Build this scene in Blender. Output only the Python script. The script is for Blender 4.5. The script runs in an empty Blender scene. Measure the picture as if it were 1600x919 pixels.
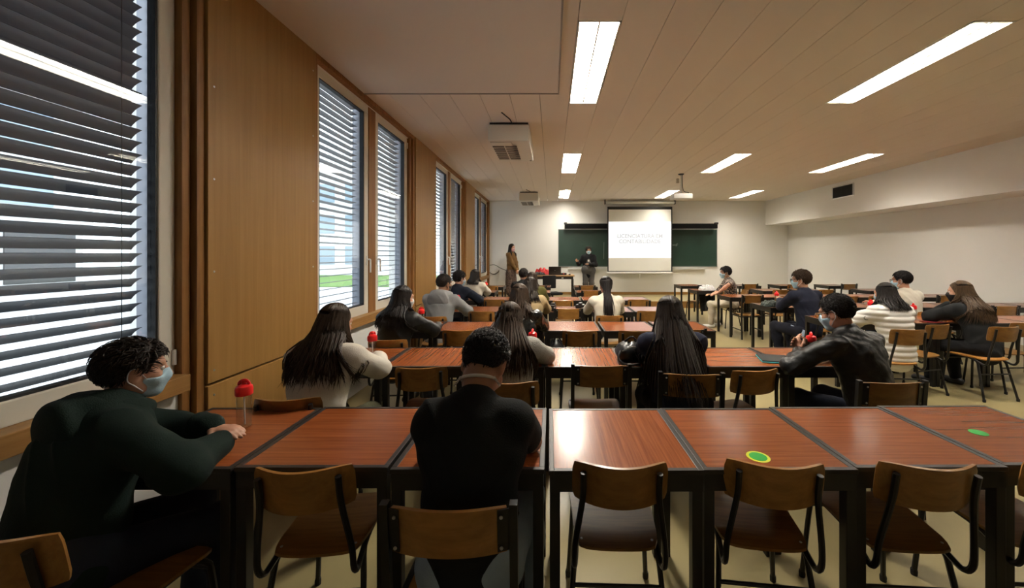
import bpy, bmesh, math, random
import numpy as np
from mathutils import Vector, Matrix
random.seed(7)
rng = np.random.default_rng(11)
SC = bpy.context.scene
COL = SC.collection
PI = math.pi

# ------------------------------------------------------------------ camera
cam_d = bpy.data.cameras.new('camera')
cam = bpy.data.objects.new('camera', cam_d); COL.objects.link(cam)
cam.location = (0, 0, 1.61); cam.rotation_euler = (PI/2, 0, 0)
cam_d.sensor_width = 36; cam_d.lens = 36*600/1600
cam_d.shift_x = (800-862)/1600; cam_d.shift_y = (398-459.5)/1600
cam_d.clip_start = 0.05; cam_d.clip_end = 300
SC.camera = cam

# ------------------------------------------------------------------ world: plain overcast sky
w = bpy.data.worlds.new('overcast_sky'); SC.world = w; w.use_nodes = True
bg = w.node_tree.nodes['Background']
bg.inputs['Color'].default_value = (0.86, 0.93, 1.0, 1); bg.inputs['Strength'].default_value = 2.3
LAMP = 56.0
LAMP_COL = (1.0, 0.93, 0.815)
SC.view_settings.view_transform = 'Standard'; SC.view_settings.look = 'None'
SC.view_settings.exposure = 0.85; SC.view_settings.gamma = 1.0
SC.view_settings.use_curve_mapping = False

# ------------------------------------------------------------------ materials
MATS = {}
def newmat(name):
    m = bpy.data.materials.new(name); m.use_nodes = True
    nt = m.node_tree; b = nt.nodes['Principled BSDF']
    MATS[name] = m
    return m, nt, b
def mat(name, col, rough=0.6, metal=0.0, var=0.0, vscale=6.0, bump=0.0, bscale=40.0, coat=0.0, spec=0.5, sss=0.0, trans=0.0, ior=1.45):
    if name in MATS: return MATS[name]
    m, nt, b = newmat(name); N = nt.nodes; L = nt.links
    b.inputs['Base Color'].default_value = (*col, 1); b.inputs['Roughness'].default_value = rough
    b.inputs['Metallic'].default_value = metal; b.inputs['Specular IOR Level'].default_value = spec
    if coat: b.inputs['Coat Weight'].default_value = coat; b.inputs['Coat Roughness'].default_value = 0.12
    if sss:
        b.inputs['Subsurface Weight'].default_value = sss
        b.inputs['Subsurface Radius'].default_value = (.012, .005, .003)
    if trans: b.inputs['Transmission Weight'].default_value = trans; b.inputs['IOR'].default_value = ior
    tc = N.new('ShaderNodeTexCoord')
    if var:
        n = N.new('ShaderNodeTexNoise'); n.inputs['Scale'].default_value = vscale; n.inputs['Detail'].default_value = 4
        L.new(tc.outputs['Object'], n.inputs['Vector'])
        r = N.new('ShaderNodeMapRange'); r.inputs['To Min'].default_value = 1-var; r.inputs['To Max'].default_value = 1+var
        L.new(n.outputs['Fac'], r.inputs['Value'])
        x = N.new('ShaderNodeVectorMath'); x.operation = 'SCALE'; x.inputs[0].default_value = col
        L.new(r.outputs['Result'], x.inputs['Scale']); L.new(x.outputs['Vector'], b.inputs['Base Color'])
    if bump:
        n2 = N.new('ShaderNodeTexNoise'); n2.inputs['Scale'].default_value = bscale; n2.inputs['Detail'].default_value = 6
        L.new(tc.outputs['Object'], n2.inputs['Vector'])
        bp = N.new('ShaderNodeBump'); bp.inputs['Strength'].default_value = bump; bp.inputs['Distance'].default_value = 0.01
        L.new(n2.outputs['Fac'], bp.inputs['Height']); L.new(bp.outputs['Normal'], b.inputs['Normal'])
    return m
def wood(name, c1, c2, stretch, rough=0.4, coat=0.0, rnd=0.0, spec=0.5, bump=0.05):
    """streaky grain: stretch = per-axis scale of the noise in object space"""
    m, nt, b = newmat(name); N = nt.nodes; L = nt.links
    tc = N.new('ShaderNodeTexCoord'); oi = N.new('ShaderNodeObjectInfo')
    add = N.new('ShaderNodeVectorMath'); add.operation = 'ADD'
    sc_ = N.new('ShaderNodeVectorMath'); sc_.operation = 'SCALE'; sc_.inputs[0].default_value = (13.7, 7.1, 9.3)
    L.new(oi.outputs['Random'], sc_.inputs['Scale']); L.new(tc.outputs['Object'], add.inputs[0]); L.new(sc_.outputs['Vector'], add.inputs[1])
    mp = N.new('ShaderNodeMapping'); mp.inputs['Scale'].default_value = stretch; L.new(add.outputs['Vector'], mp.inputs['Vector'])
    n = N.new('ShaderNodeTexNoise'); n.inputs['Scale'].default_value = 1.0; n.inputs['Detail'].default_value = 5; n.inputs['Roughness'].default_value = .62; n.inputs['Distortion'].default_value = .25
    L.new(mp.outputs['Vector'], n.inputs['Vector'])
    cr = N.new('ShaderNodeValToRGB'); cr.color_ramp.elements[0].position = .32; cr.color_ramp.elements[1].position = .68
    cr.color_ramp.elements[0].color = (*c1, 1); cr.color_ramp.elements[1].color = (*c2, 1)
    L.new(n.outputs['Fac'], cr.inputs['Fac'])
    hs = N.new('ShaderNodeHueSaturation')
    mr = N.new('ShaderNodeMapRange'); mr.inputs['To Min'].default_value = 1-rnd; mr.inputs['To Max'].default_value = 1+rnd
    L.new(oi.outputs['Random'], mr.inputs['Value']); L.new(mr.outputs['Result'], hs.inputs['Value'])
    L.new(cr.outputs['Color'], hs.inputs['Color']); L.new(hs.outputs['Color'], b.inputs['Base Color'])
    b.inputs['Roughness'].default_value = rough; b.inputs['Specular IOR Level'].default_value = spec
    if coat: b.inputs['Coat Weight'].default_value = coat; b.inputs['Coat Roughness'].default_value = .1
    if bump:
        bp = N.new('ShaderNodeBump'); bp.inputs['Strength'].default_value = bump; bp.inputs['Distance'].default_value = .002
        L.new(n.outputs['Fac'], bp.inputs['Height']); L.new(bp.outputs['Normal'], b.inputs['Normal'])
    return m
def emis(name, col, s):
    m, nt, b = newmat(name)
    b.inputs['Base Color'].default_value = (*col, 1); b.inputs['Emission Color'].default_value = (*col, 1); b.inputs['Emission Strength'].default_value = s
    return m
def pattern(name, cols, scale, rough=.7, kind='voronoi'):
    m, nt, b = newmat(name); N = nt.nodes; L = nt.links
    tc = N.new('ShaderNodeTexCoord')
    if kind == 'voronoi':
        n = N.new('ShaderNodeTexNoise'); n.inputs['Scale'].default_value = scale; n.inputs['Detail'].default_value = 2; n.inputs['Distortion'].default_value = 1.2
    else:
        n = N.new('ShaderNodeTexWave'); n.inputs['Scale'].default_value = scale; n.inputs['Distortion'].default_value = 14; n.inputs['Detail'].default_value = 2
    L.new(tc.outputs['Object'], n.inputs['Vector'])
    cr = N.new('ShaderNodeValToRGB'); cr.color_ramp.interpolation = 'CONSTANT' if kind == 'voronoi' else 'LINEAR'
    E = cr.color_ramp.elements
    E[0].position = 0; E[0].color = (*cols[0][1], 1); E[1].position = cols[1][0]; E[1].color = (*cols[1][1], 1)
    for p, c in cols[2:]:
        e = E.new(p); e.color = (*c, 1)
    L.new(n.outputs['Fac'], cr.inputs['Fac']); L.new(cr.outputs['Color'], b.inputs['Base Color'])
    b.inputs['Roughness'].default_value = rough
    return m
def clear(name, tint, f0, rough=0.0):
    """thin clear sheet: transparent, with a Fresnel reflection"""
    m, nt, b = newmat(name); N = nt.nodes; L = nt.links
    out = N['Material Output']; N.remove(b)
    t = N.new('ShaderNodeBsdfTransparent'); t.inputs['Color'].default_value = (*tint, 1)
    g = N.new('ShaderNodeBsdfGlossy'); g.inputs['Roughness'].default_value = rough; g.inputs['Color'].default_value = (1, 1, 1, 1)
    lw = N.new('ShaderNodeLayerWeight'); pw = N.new('ShaderNodeMath'); pw.operation = 'POWER'; pw.inputs[1].default_value = 5
    L.new(lw.outputs['Facing'], pw.inputs[0])
    fr = N.new('ShaderNodeMapRange'); fr.inputs['To Min'].default_value = f0; fr.inputs['To Max'].default_value = .9; L.new(pw.outputs['Value'], fr.inputs['Value'])
    mx = N.new('ShaderNodeMixShader'); L.new(fr.outputs['Result'], mx.inputs['Fac']); L.new(t.outputs['BSDF'], mx.inputs[1]); L.new(g.outputs['BSDF'], mx.inputs[2])
    L.new(mx.outputs['Shader'], out.inputs['Surface'])
    return m

M_table = wood('table_laminate', (.180, .043, .0105), (.315, .088, .026), (2.0, 75, 75), rough=.24, coat=.12, rnd=.10, spec=.3, bump=0.0)
M_panel = wood('oak_veneer_panel', (.255, .132, .034), (.315, .172, .050), (20, 20, .7), rough=.45, rnd=.05, spec=.3)
M_post = wood('oak_post', (.19, .080, .020), (.31, .145, .042), (28, 28, 1.2), rough=.5, rnd=.12, spec=.3)
M_sill = wood('oak_sill', (.25, .12, .032), (.36, .19, .062), (30, 1.2, 30), rough=.45, rnd=.08, spec=.3)
M_ply = wood('chair_plywood', (.215, .094, .020), (.345, .165, .040), (4, 60, 22), rough=.33, coat=.12, rnd=.42, spec=.45)
M_desk = wood('desk_wood', (.33, .19, .075), (.45, .27, .11), (2, 50, 50), rough=.4)
M_step = wood('platform_edge_wood', (.24, .12, .03), (.36, .19, .055), (1.2, 40, 40), rough=.4)
M_steel = mat('black_steel', (.0105, .0095, .009), rough=.38, spec=.45)
M_trim = mat('table_edge_trim', (.030, .025, .022), rough=.4, spec=.35)
M_rubber = mat('black_rubber', (.012, .012, .012), rough=.7)
M_screw = mat('zinc_screw', (.55, .55, .55), rough=.3, metal=1)
M_wall = mat('white_plaster', (.80, .79, .755), rough=.85, var=.03, vscale=1.5, bump=.06, bscale=90)
M_wallr = mat('grey_white_plaster', (.78, .775, .75), rough=.85, var=.03, vscale=1.2, bump=.06, bscale=90)
M_ceil = mat('ceiling_plank_paint', (.72, .645, .56), rough=.8, var=.02, vscale=2, bump=.05, bscale=160)
M_ceil2 = mat('ceiling_board_paint', (.70, .64, .58), rough=.85, bump=.05, bscale=120)
M_gap = mat('ceiling_gap', (.10, .085, .07), rough=.9)
M_floor = mat('ochre_linoleum', (.285, .235, .112), rough=.33, var=.12, vscale=3.0, bump=.03, bscale=14, spec=.4)
M_frame = mat('cream_window_paint', (.72, .69, .60), rough=.4)
M_guide = mat('grey_guide_rail', (.20, .21, .24), rough=.4, metal=.6)
M_gasket = mat('black_gasket', (.008, .008, .01), rough=.5)
M_slat = mat('dark_blind_slat', (.045, .048, .060), rough=.42, spec=.5)
M_slat2 = mat('grey_blind_slat', (.075, .080, .095), rough=.42, spec=.5)
M_glass = clear('window_glass', (.96, .985, .985), .055)
M_white = mat('white_plastic', (.74, .74, .72), rough=.4)
M_cream = mat('cream_enamel', (.66, .62, .53), rough=.45)
M_dark = mat('dark_plastic', (.012, .012, .013), rough=.4)
M_grille = mat('brown_grille', (.11, .085, .065), rough=.6)
M_alu = mat('aluminium', (.62, .62, .62), rough=.3, metal=.9)
M_louvre = mat('louvre_white', (.82, .82, .78), rough=.3)
M_blade = mat('louvre_blade_metal', (.20, .20, .19), rough=.5)
M_lamp = emis('lit_tube', LAMP_COL, LAMP)
M_board = mat('green_chalkboard', (.012, .038, .026), rough=.45, var=.18, vscale=3)
M_screen = mat('screen_fabric', (.74, .73, .68), rough=.8)
M_image = emis('glowing_slide', (.95, .985, 1.0), .66); M_image.node_tree.nodes['Principled BSDF'].inputs['Base Color'].default_value = (.3, .3, .3, 1)  # slide glows by itself, standing in for the projector's light
M_print = emis('slide_lettering', (.80, .82, .84), .29); M_print.node_tree.nodes['Principled BSDF'].inputs['Base Color'].default_value = (.22, .22, .22, 1)  # lettering glows too, more weakly than the slide around it
M_cable = mat('black_cable', (.02, .02, .02), rough=.6)
M_red = mat('red_lid_plastic', (.78, .018, .020), rough=.3, spec=.5)
M_clear = clear('clear_bottle_plastic', (.93, .94, .94), .05, .02)
M_stg = mat('green_sticker', (.02, .42, .06), rough=.35)
M_sty = mat('yellow_sticker', (.78, .80, .05), rough=.35)
M_skin = mat('skin_light', (.50, .265, .175), rough=.5, sss=.15, var=.06, vscale=14)
M_skin2 = mat('skin_tan', (.36, .175, .10), rough=.5, sss=.15, var=.06, vscale=14)
M_eyew = mat('eye_white', (.75, .74, .72), rough=.2)
M_iris = mat('eye_iris', (.03, .018, .01), rough=.15)
M_mask = mat('blue_surgical_mask', (.42, .62, .74), rough=.8, bump=.1, bscale=120)
M_maskb = mat('black_mask', (.012, .012, .013), rough=.8)
M_maskp = mat('pink_mask', (.62, .36, .38), rough=.8)
M_maskw = mat('white_mask', (.72, .74, .76), rough=.8)
def hairmat(name, c):
    return wood(name, tuple(v*.55 for v in c), tuple(v*1.5 for v in c), (90, 90, 12), rough=.46, rnd=0, spec=.25, bump=.35)
H_black = hairmat('black_hair', (.011, .008, .007))
H_dark = hairmat('dark_brown_hair', (.020, .013, .009))
H_brown = hairmat('brown_hair', (.030, .017, .009))
H_light = hairmat('light_brown_hair', (.058, .033, .016))
H_short = hairmat('short_brown_hair', (.040, .021, .011))
def cloth(name, c, bump=.25, bscale=220, rough=.9, var=.08):
    return mat(name, c, rough=rough, var=var, vscale=9, bump=bump, bscale=bscale, spec=.2)

# ------------------------------------------------------------------ mesh helpers
def obj(name, me, material=None, parent=None, loc=None, rot=None):
    o = bpy.data.objects.new(name, me); COL.objects.link(o)
    if material is not None and me is not None and len(me.materials) == 0: me.materials.append(material)
    if parent is not None: o.parent = parent
    if loc is not None: o.location = loc
    if rot is not None: o.rotation_euler = rot
    return o
def tag(o, label=None, cat=None, group=None, kind=None):
    if label: o['label'] = label
    if cat: o['category'] = cat
    if group: o['group'] = group
    if kind: o['kind'] = kind
    return o
def empty(name, loc=(0, 0, 0), rz=0, label=None, cat=None, group=None, kind=None):
    o = bpy.data.objects.new(name, None); COL.objects.link(o); o.empty_display_size = .1
    o.location = loc; o.rotation_euler = (0, 0, rz)
    return tag(o, label, cat, group, kind)
def copy_tree(o, parent=None):
    c = o.copy(); COL.objects.link(c); c.parent = parent
    for ch in o.children: copy_tree(ch, c)
    return c
class MB:
    def __init__(s): s.v = []; s.f = []; s.smooth = []
    def add(s, vs, fs, smooth=False):
        b = len(s.v); s.v += [tuple(p) for p in vs]; s.f += [[i+b for i in f] for f in fs]; s.smooth += [smooth]*len(fs); return s
    def box(s, x0, x1, y0, y1, z0, z1, bev=0.0):
        if bev <= 0:
            vs = [(x, y, z) for z in (z0, z1) for y in (y0, y1) for x in (x0, x1)]
            return s.add(vs, [(0, 2, 3, 1), (4, 5, 7, 6), (0, 1, 5, 4), (2, 6, 7, 3), (0, 4, 6, 2), (1, 3, 7, 5)])
        b = bmesh.new(); bmesh.ops.create_cube(b, size=1)
        for v in b.verts: v.co = Vector(((x0+x1)/2+v.co.x*(x1-x0), (y0+y1)/2+v.co.y*(y1-y0), (z0+z1)/2+v.co.z*(z1-z0)))
        bmesh.ops.bevel(b, geom=list(b.edges), offset=bev, segments=2, affect='EDGES', profile=.6)
        b.verts.index_update()
        s.add([tuple(v.co) for v in b.verts], [[v.index for v in f.verts] for f in b.faces]); b.free(); return s
    def tube(s, pts, r, n=8, cap=True, square=False):
        pts = [Vector(p) for p in pts]; rs = r if isinstance(r, (list, tuple)) else [r]*len(pts)
        vs = []; fs = []; up = None
        for i, p in enumerate(pts):
            if i == 0: t = pts[1]-p
            elif i == len(pts)-1: t = p-pts[i-1]
            else: t = (pts[i+1]-p).normalized()+(p-pts[i-1]).normalized()
            t = t.normalized() if t.length > 1e-9 else Vector((0, 0, 1))
            if up is None:
                up = Vector((0, 0, 1)) if abs(t.z) < .9 else Vector((0, 1, 0))
            u = t.cross(up)
            if u.length < 1e-6: u = t.cross(Vector((1, 0, 0)))
            u.normalize(); v = u.cross(t).normalized(); up = v
            for k in range(n):
                a = 2*PI*(k+(.5 if square else 0))/n; q = rs[i]*(1.414 if square else 1)
                vs.append(p+u*math.cos(a)*q+v*math.sin(a)*q)
        for i in range(len(pts)-1):
            for k in range(n):
                a = i*n+k; b = i*n+(k+1) % n; fs.append((a, b, b+n, a+n))
        if cap: fs.append(tuple(range(n))[::-1]); fs.append(tuple((len(pts)-1)*n+k for k in range(n)))
        return s.add(vs, fs, not square)
    def lathe(s, prof, n=20, c=(0, 0, 0), cap=True):
        vs = []; fs = []
        for r, z in prof:
            for k in range(n):
                a = 2*PI*k/n; vs.append((c[0]+r*math.cos(a), c[1]+r*math.sin(a), c[2]+z))
        for i in range(len(prof)-1):
            for k in range(n):
                a = i*n+k; b = i*n+(k+1) % n; fs.append((a, b, b+n, a+n))
        if cap: fs.append(tuple(range(n))[::-1]); fs.append(tuple((len(prof)-1)*n+k for k in range(n)))
        return s.add(vs, fs, True)
    def prism(s, poly, z0, z1):
        n = len(poly); vs = [(x, y, z0) for x, y in poly]+[(x, y, z1) for x, y in poly]
        fs = [tuple(range(n))[::-1], tuple(range(n, 2*n))]+[(i, (i+1) % n, n+(i+1) % n, n+i) for i in range(n)]
        return s.add(vs, fs)
    def shell(s, fn, nu, nv, th):
        """sheet fn(u,v)->(point), u,v in [-1,1], given thickness th along its normal"""
        P = [[Vector(fn(-1+2*i/nu, -1+2*j/nv)) for j in range(nv+1)] for i in range(nu+1)]
        vs = []; W = nv+1
        Nn = []
        for i in range(nu+1):
            for j in range(nv+1):
                a = P[min(i+1, nu)][j]-P[max(i-1, 0)][j]; b = P[i][min(j+1, nv)]-P[i][max(j-1, 0)]
                n_ = a.cross(b); n_ = n_.normalized() if n_.length > 1e-12 else Vector((0, 0, 1)); Nn.append(n_)
                vs.append(P[i][j]+n_*th/2)
        k = len(vs)
        vs += [P[i][j]-Nn[i*W+j]*th/2 for i in range(nu+1) for j in range(nv+1)]
        fs = []
        for i in range(nu):
            for j in range(nv):
                a = i*W+j; b = (i+1)*W+j
                fs.append((a, b, b+1, a+1)); fs.append((k+a, k+a+1, k+b+1, k+b))
        for i in range(nu):
            a = i*W; b = (i+1)*W; fs.append((a, k+a, k+b, b)); a += nv; b += nv; fs.append((a, b, k+b, k+a))
        for j in range(nv):
            a = j; fs.append((a, a+1, k+a+1, k+a)); a = nu*W+j; fs.append((a, k+a, k+a+1, a+1))
        return s.add(vs, fs, True)
    def mesh(s, name, material=None):
        me = bpy.data.meshes.new(name); me.from_pydata(s.v, [], s.f)
        me.polygons.foreach_set('use_smooth', s.smooth); me.update()
        b = bmesh.new(); b.from_mesh(me); bmesh.ops.recalc_face_normals(b, faces=b.faces)
        for e in b.edges:
            if len(e.link_faces) == 2 and e.calc_face_angle(0) > .7: e.smooth = False
        b.to_mesh(me); b.free()
        if material: me.materials.append(material)
        return me
    def build(s, name, material, parent=None, loc=None, rot=None):
        return obj(name, s.mesh(name, material), None, parent, loc, rot)
def arc(c, r, a0, a1, n, ax=(1, 0, 0), ay=(0, 0, 1)):
    c = Vector(c); ax = Vector(ax); ay = Vector(ay)
    return [c+ax*r*math.cos(a0+(a1-a0)*i/n)+ay*r*math.sin(a0+(a1-a0)*i/n) for i in range(n+1)]
def smooth_path(pts, n=4):
    """Catmull-Rom through pts"""
    P = [Vector(p) for p in pts]; P = [P[0]*2-P[1]]+P+[P[-1]*2-P[-2]]; out = []
    for i in range(1, len(P)-2):
        for k in range(n):
            t = k/n; a, b, c, d = P[i-1:i+3]
            out.append(.5*((2*b)+(c-a)*t+(2*a-5*b+4*c-d)*t*t+(3*b-a-3*c+d)*t**3))
    out.append(P[-2]); return out
def box(name, x0, x1, y0, y1, z0, z1, material, parent=None, bev=0.0):
    return MB().box(x0, x1, y0, y1, z0, z1, bev).build(name, material, parent)
def struct(o, label, cat): return tag(o, label, cat, kind='structure')
ORD = ['first', 'second', 'third', 'fourth', 'fifth', 'sixth', 'seventh', 'eighth', 'ninth']

# ================================================================== ROOM SHELL
ZC = 3.51; YF = 13.6; YB = -3.0; XL = -2.19; XW = -2.30; XR = 8.38; XS = 7.57; ZS = 2.65
YP = 11.57; ZP = .198
struct(box('floor', -2.6, XR+.2, YB-.2, YF+.2, -.1, 0, M_floor), 'glossy ochre linoleum floor of the classroom', 'floor')
plat = struct(box('floor_platform', -2.24, XR, YP+.03, YF, 0, ZP, M_floor), 'raised teaching platform along the front wall', 'platform')
MB().box(-2.24, XR, YP, YP+.03, 0, ZP+.004).build('edge_board', M_step, plat)
struct(box('wall_front', -2.6, XR+.2, YF, YF+.2, 0, ZC, M_wall), 'white plastered front wall behind the chalkboard', 'wall')
struct(box('baseboard_front', -2.24, XR, YF-.018, YF, ZP, ZP+.095, M_step), 'wooden baseboard along the foot of the front wall', 'baseboard')
struct(box('wall_right', XR, XR+.2, YB, YF, 0, ZC, M_wallr), 'plain white right-hand wall under the soffit', 'wall')
struct(box('wall_right_soffit', XS, XR, YB, YF, ZS, ZC, M_wallr), 'boxed white soffit along the top of the right wall', 'wall')
struct(box('wall_back', -2.6, XR+.2, YB-.2, YB, 0, ZC, M_wall), 'plain wall at the back of the classroom', 'wall')
# ceiling: planks in one direction, the lamps take the place of a piece of plank
PITCH = .357; X0 = .214
ceil = struct(box('ceiling', -2.6, XR+.2, YB-.2, YF+.2, ZC+.09, ZC+.15, M_gap), 'pale ceiling of long painted planks', 'ceiling')
LY = [(3.12, 4.82), (7.22, 8.92), (11.30, 12.95)]
LX = [0, 9, 16]
for k in range(-8, 21):
    xa = X0+k*PITCH; xb = xa+PITCH
    xa = max(xa, -2.24)+.0024; xb = min(xb, XS)-.0024
    if xb-xa < .02: continue
    segs = []; y = YB
    cuts = LY if k in LX else []
    for a, b in cuts: segs.append((y, a)); y = b
    segs.append((y, YF))
    for a, b in segs:
        for c, d in ((a, min(b, 10.1)), (max(a, 10.1)+.004, b)):
            if d-c > .05: box('plank', xa, xb, c, d, ZC, ZC+.02, M_ceil, ceil)
MB().box(-2.19, .073, YB, 4.49, ZC-.018, ZC).build('patch_board', M_ceil2, ceil)
MB().box(-2.19, .088, 4.48, 4.495, ZC-.026, ZC).box(.073, .088, YB, 4.48, ZC-.026, ZC).build('patch_trim', mat('patch_trim_grey', (.34, .31, .28), rough=.7), ceil)

# left wall: oak panels, posts, windows with outside blinds
wl = struct(box('wall_left', XW-.28, XW+.03, YB, YF, 0, .80, M_wall), 'white wall below the window sills on the left', 'wall')
MB().box(XW-.28, XW-.05, YB, YF, 3.56, ZC+.1).box(XW-.05, XW+.03, YB, YF, 3.45, ZC+.1).build('lintel_wall', M_wall, wl)
PANELS = [(-1.22, -.10), (2.447, 3.57), (6.19, 7.28), (9.83, 10.95)]
struct(box('trim_1', XW, -2.205, YB, YF, 3.455, ZC, M_post), 'dark oak head rail running above all the windows', 'trim')
bays = []
for i, (a, b) in enumerate(PANELS):
    p = empty('wall_left_panel', (0, 0, 0)); struct(p, ['oak veneer wall panel beside the camera', 'large oak veneer wall panel nearest the camera, behind the left student', 'oak veneer wall panel between second and third window pairs', 'oak veneer wall panel furthest from the camera'][i], 'wall panel')
    MB().box(XW-.28, XW, a-.10, b+.10, .8, ZC+.02).build('core', M_wall, p)
    MB().box(XW, XL, a, b, .782, ZC-.004, .006).build('upper_panel', M_panel, p)
    MB().box(XW, XL, a, b, .0, .768, .006).build('lower_panel', M_panel, p)
    for (c, d, xx) in ((a-.055, a, XL-.02), (a-.115, a-.06, XL-.055), (b, b+.055, XL-.02), (b+.06, b+.115, XL-.055)):
        MB().box(XW-.02, xx, c, d, 0, ZC-.006, .004).build('post', M_post, p)
    for z in (.35, .70, .86, 1.5, 2.1, 2.7, 3.3):
        for y in (a+.045, b-.045):
            MB().lathe([(.008, 0), (.006, .003), (.0, .004)], 8).build('screw_cap', M_screw, p, (XL-.001, y, z), (0, PI/2, 0))
    bays.append((b+.115, (PANELS[i+1][0] if i+1 < len(PANELS) else YF+.0)-.115))
CAS = []
struct(box('wall_left_end', XW-.28, XW, YB, PANELS[0][0]-.1, .8, ZC, M_wall), 'white wall stretch beside the camera, left', 'wall')
wn = 0
BAYW = ['beside the camera', 'nearest the front-left student', 'in the middle of the left wall', 'at the far end by the front wall']
for bi, (a, b) in enumerate(bays):
    b = min(b, YF-.07)
    MBs = MB().box(XW-.03, -2.195, a-.005, b+.005, .785, .885, .006)
    struct(MBs.build('window_sill', M_sill), 'oak window sill under the window pair '+BAYW[bi], 'window sill')
    if bi == 3: struct(box('trim_2', XW-.1, -2.2, b, YF-.002, 0, ZC-.01, M_post), 'oak corner post where the windows meet the front wall', 'trim')
    mid = (a+b)/2; mw = .09
    cs = [(a, mid-mw), (mid+mw, b)]
    struct(box('trim_3' if bi else 'trim_4', XW-.06, XW+.02, mid-mw, mid+mw, .88, 3.46, M_post), 'oak mullion between the two casements of the window pair '+BAYW[bi], 'trim')
    for ci, (c, d) in enumerate(cs):
        wn += 1
        nf = ['near', 'far'][ci]
        W_ = struct(empty('window_%d' % wn), f'cream casement window, {nf} one of the pair '+BAYW[bi], 'window')
        fw = .095; z0, z1 = .885, 3.455; xo, xi = XW-.05, XW+.012
        for nm, (ya, yb, za, zb) in {'sill_rail': (c, d, z0, z0+fw+.015), 'head_rail': (c, d, z1-fw, z1), 'stile': (c, c+fw, z0+fw, z1-fw), 'stile_b': (d-fw, d, z0+fw, z1-fw)}.items():
            MB().box(xo, xi, ya, yb, za, zb, .008).build(nm.replace('_b', ''), M_frame, W_)
        g = .012; gy0, gy1, gz0, gz1 = c+fw, d-fw, z0+fw+.015, z1-fw
        gm = MB()
        gm.box(xo+.005, xi-.008, gy0, gy0+g, gz0, gz1).box(xo+.005, xi-.008, gy1-g, gy1, gz0, gz1).box(xo+.005, xi-.008, gy0, gy1, gz0, gz0+g).box(xo+.005, xi-.008, gy0, gy1, gz1-g, gz1)
        gm.build('gasket', M_gasket, W_)
        MB().box(XW-.026, XW-.020, gy0+g, gy1-g, gz0+g, gz1-g).build('pane', M_glass, W_)
        # lever handle on the stile beside the mullion, hinges on the other side
        hy = d-.045 if ci == 0 else c+.045; hz = 1.52
        hd = MB().box(xi, xi+.012, hy-.016, hy+.016, hz-.04, hz+.075, .004)
        hd.tube(smooth_path([(xi+.01, hy, hz+.03), (xi+.045, hy, hz+.03), (xi+.05, hy, hz), (xi+.05, hy, hz-.13)], 3), .010, 8)
        hd.build('handle', M_white, W_)
        hy = c+.012 if ci == 0 else d-.012
        for hz in (.99, 3.33):
            MB().tube([(xi+.008, hy, hz-.045), (xi+.008, hy, hz+.045)], .011, 8).build('hinge', M_white, W_)
        # outside venetian blind
        B_ = empty('venetian_blind', (XW-.112, (c+d)/2, 0), 0, f'outside grey venetian blind behind the {nf} casement '+BAYW[bi], 'blind', 'outside venetian blinds')
        ln = d-c-2*.10
        tilt = [.66, .66, .12, .12, .10, .75, .3, .45][(wn-1) % 8]
        pitch = .0715
        key = f'slat{bi}{ci}'
        sm = MB(); prof = [(-.040+.08*i/6, .006*math.sin(PI*i/6)) for i in range(7)]
        ct, st = math.cos(tilt), math.sin(tilt)
        pr = [(x*ct-z*st, x*st+z*ct) for x, z in prof]
        vs = [(x, -ln/2, z) for x, z in pr]+[(x, ln/2, z) for x, z in pr]+[(x, -ln/2, z-.002) for x, z in pr]+[(x, ln/2, z-.002) for x, z in pr]
        fs = [(i, i+1, 8+i, 7+i) for i in range(6)]+[(14+i, 21+i, 22+i, 15+i) for i in range(6)]+[(0, 7, 21, 14), (6, 20, 27, 13)]
        fs += [tuple(range(0, 7))+tuple(range(20, 13, -1)), tuple(range(13, 6, -1))+tuple(range(21, 28))]
        sm.add(vs, fs, True); sme = sm.mesh(key, M_slat if bi == 0 else M_slat2)
        nsl = int((3.47-.93)/pitch)
        for k in range(nsl):
            o = obj('slat', sme, None, B_, (0, 0, .95+k*pitch), (0, random.uniform(-.02, .02), 0))
        MB().box(-.05, .05, -ln/2-.02, ln/2+.02, 3.47, 3.55).build('head_box', M_guide, B_)
        MB().box(-.04, .04, -ln/2, ln/2, .90, .925).build('bottom_rail', M_guide, B_)
        for sgn in (-1, 1):
            MB().box(-.045, .045, sgn*(ln/2+.060)-.02, sgn*(ln/2+.060)+.02, .88, 3.55).build('guide_rail', M_guide, B_)
            MB().tube([(.048, sgn*ln*.36, .92), (.048, sgn*ln*.36, 3.40)], .002, 5).build('cord', M_dark, B_)
        CAS.append((c, d))
# outside: paved yard, lawn, two buildings opposite
M_pave = mat('pale_paving', (.52, .52, .53), rough=.9, var=.15, vscale=3)
M_grass = mat('lawn', (.12, .22, .05), rough=.95, var=.3, vscale=20)
struct(box('ground_outside', -60, -2.62, -30, 80, -.5, -.25, M_pave), 'pale paved yard outside the windows', 'ground')
struct(box('lawn_outside', -30, -8, 22, 34, -.25, -.2, M_grass), 'strip of lawn in the yard outside', 'lawn')
M_fac = mat('pale_facade', (.60, .60, .60), rough=.85, var=.04, vscale=.6)
M_fglass = mat('blue_facade_glass', (.24, .32, .40), rough=.08, spec=.8)
M_dglass = mat('dark_facade_glass', (.02, .022, .026), rough=.1, spec=.8)
bA = empty('building', (-21, 0, 0), 0, 'pale block across the yard seen through the nearest blind', 'building')
MB().box(-12, 0, -14, 17.2, -.3, 10).build('wall', M_fac, bA)
MB().box(-.01, .25, -14, 17.4, 2.75, 3.15).build('canopy', M_fac, bA)
wm = MB().box(0, .05, -.95, .95, -.0, 1.75).mesh('fw', M_fglass); wd = MB().box(0, .05, -1.1, 1.1, 0, 2.1).mesh('fd', M_dglass)
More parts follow.
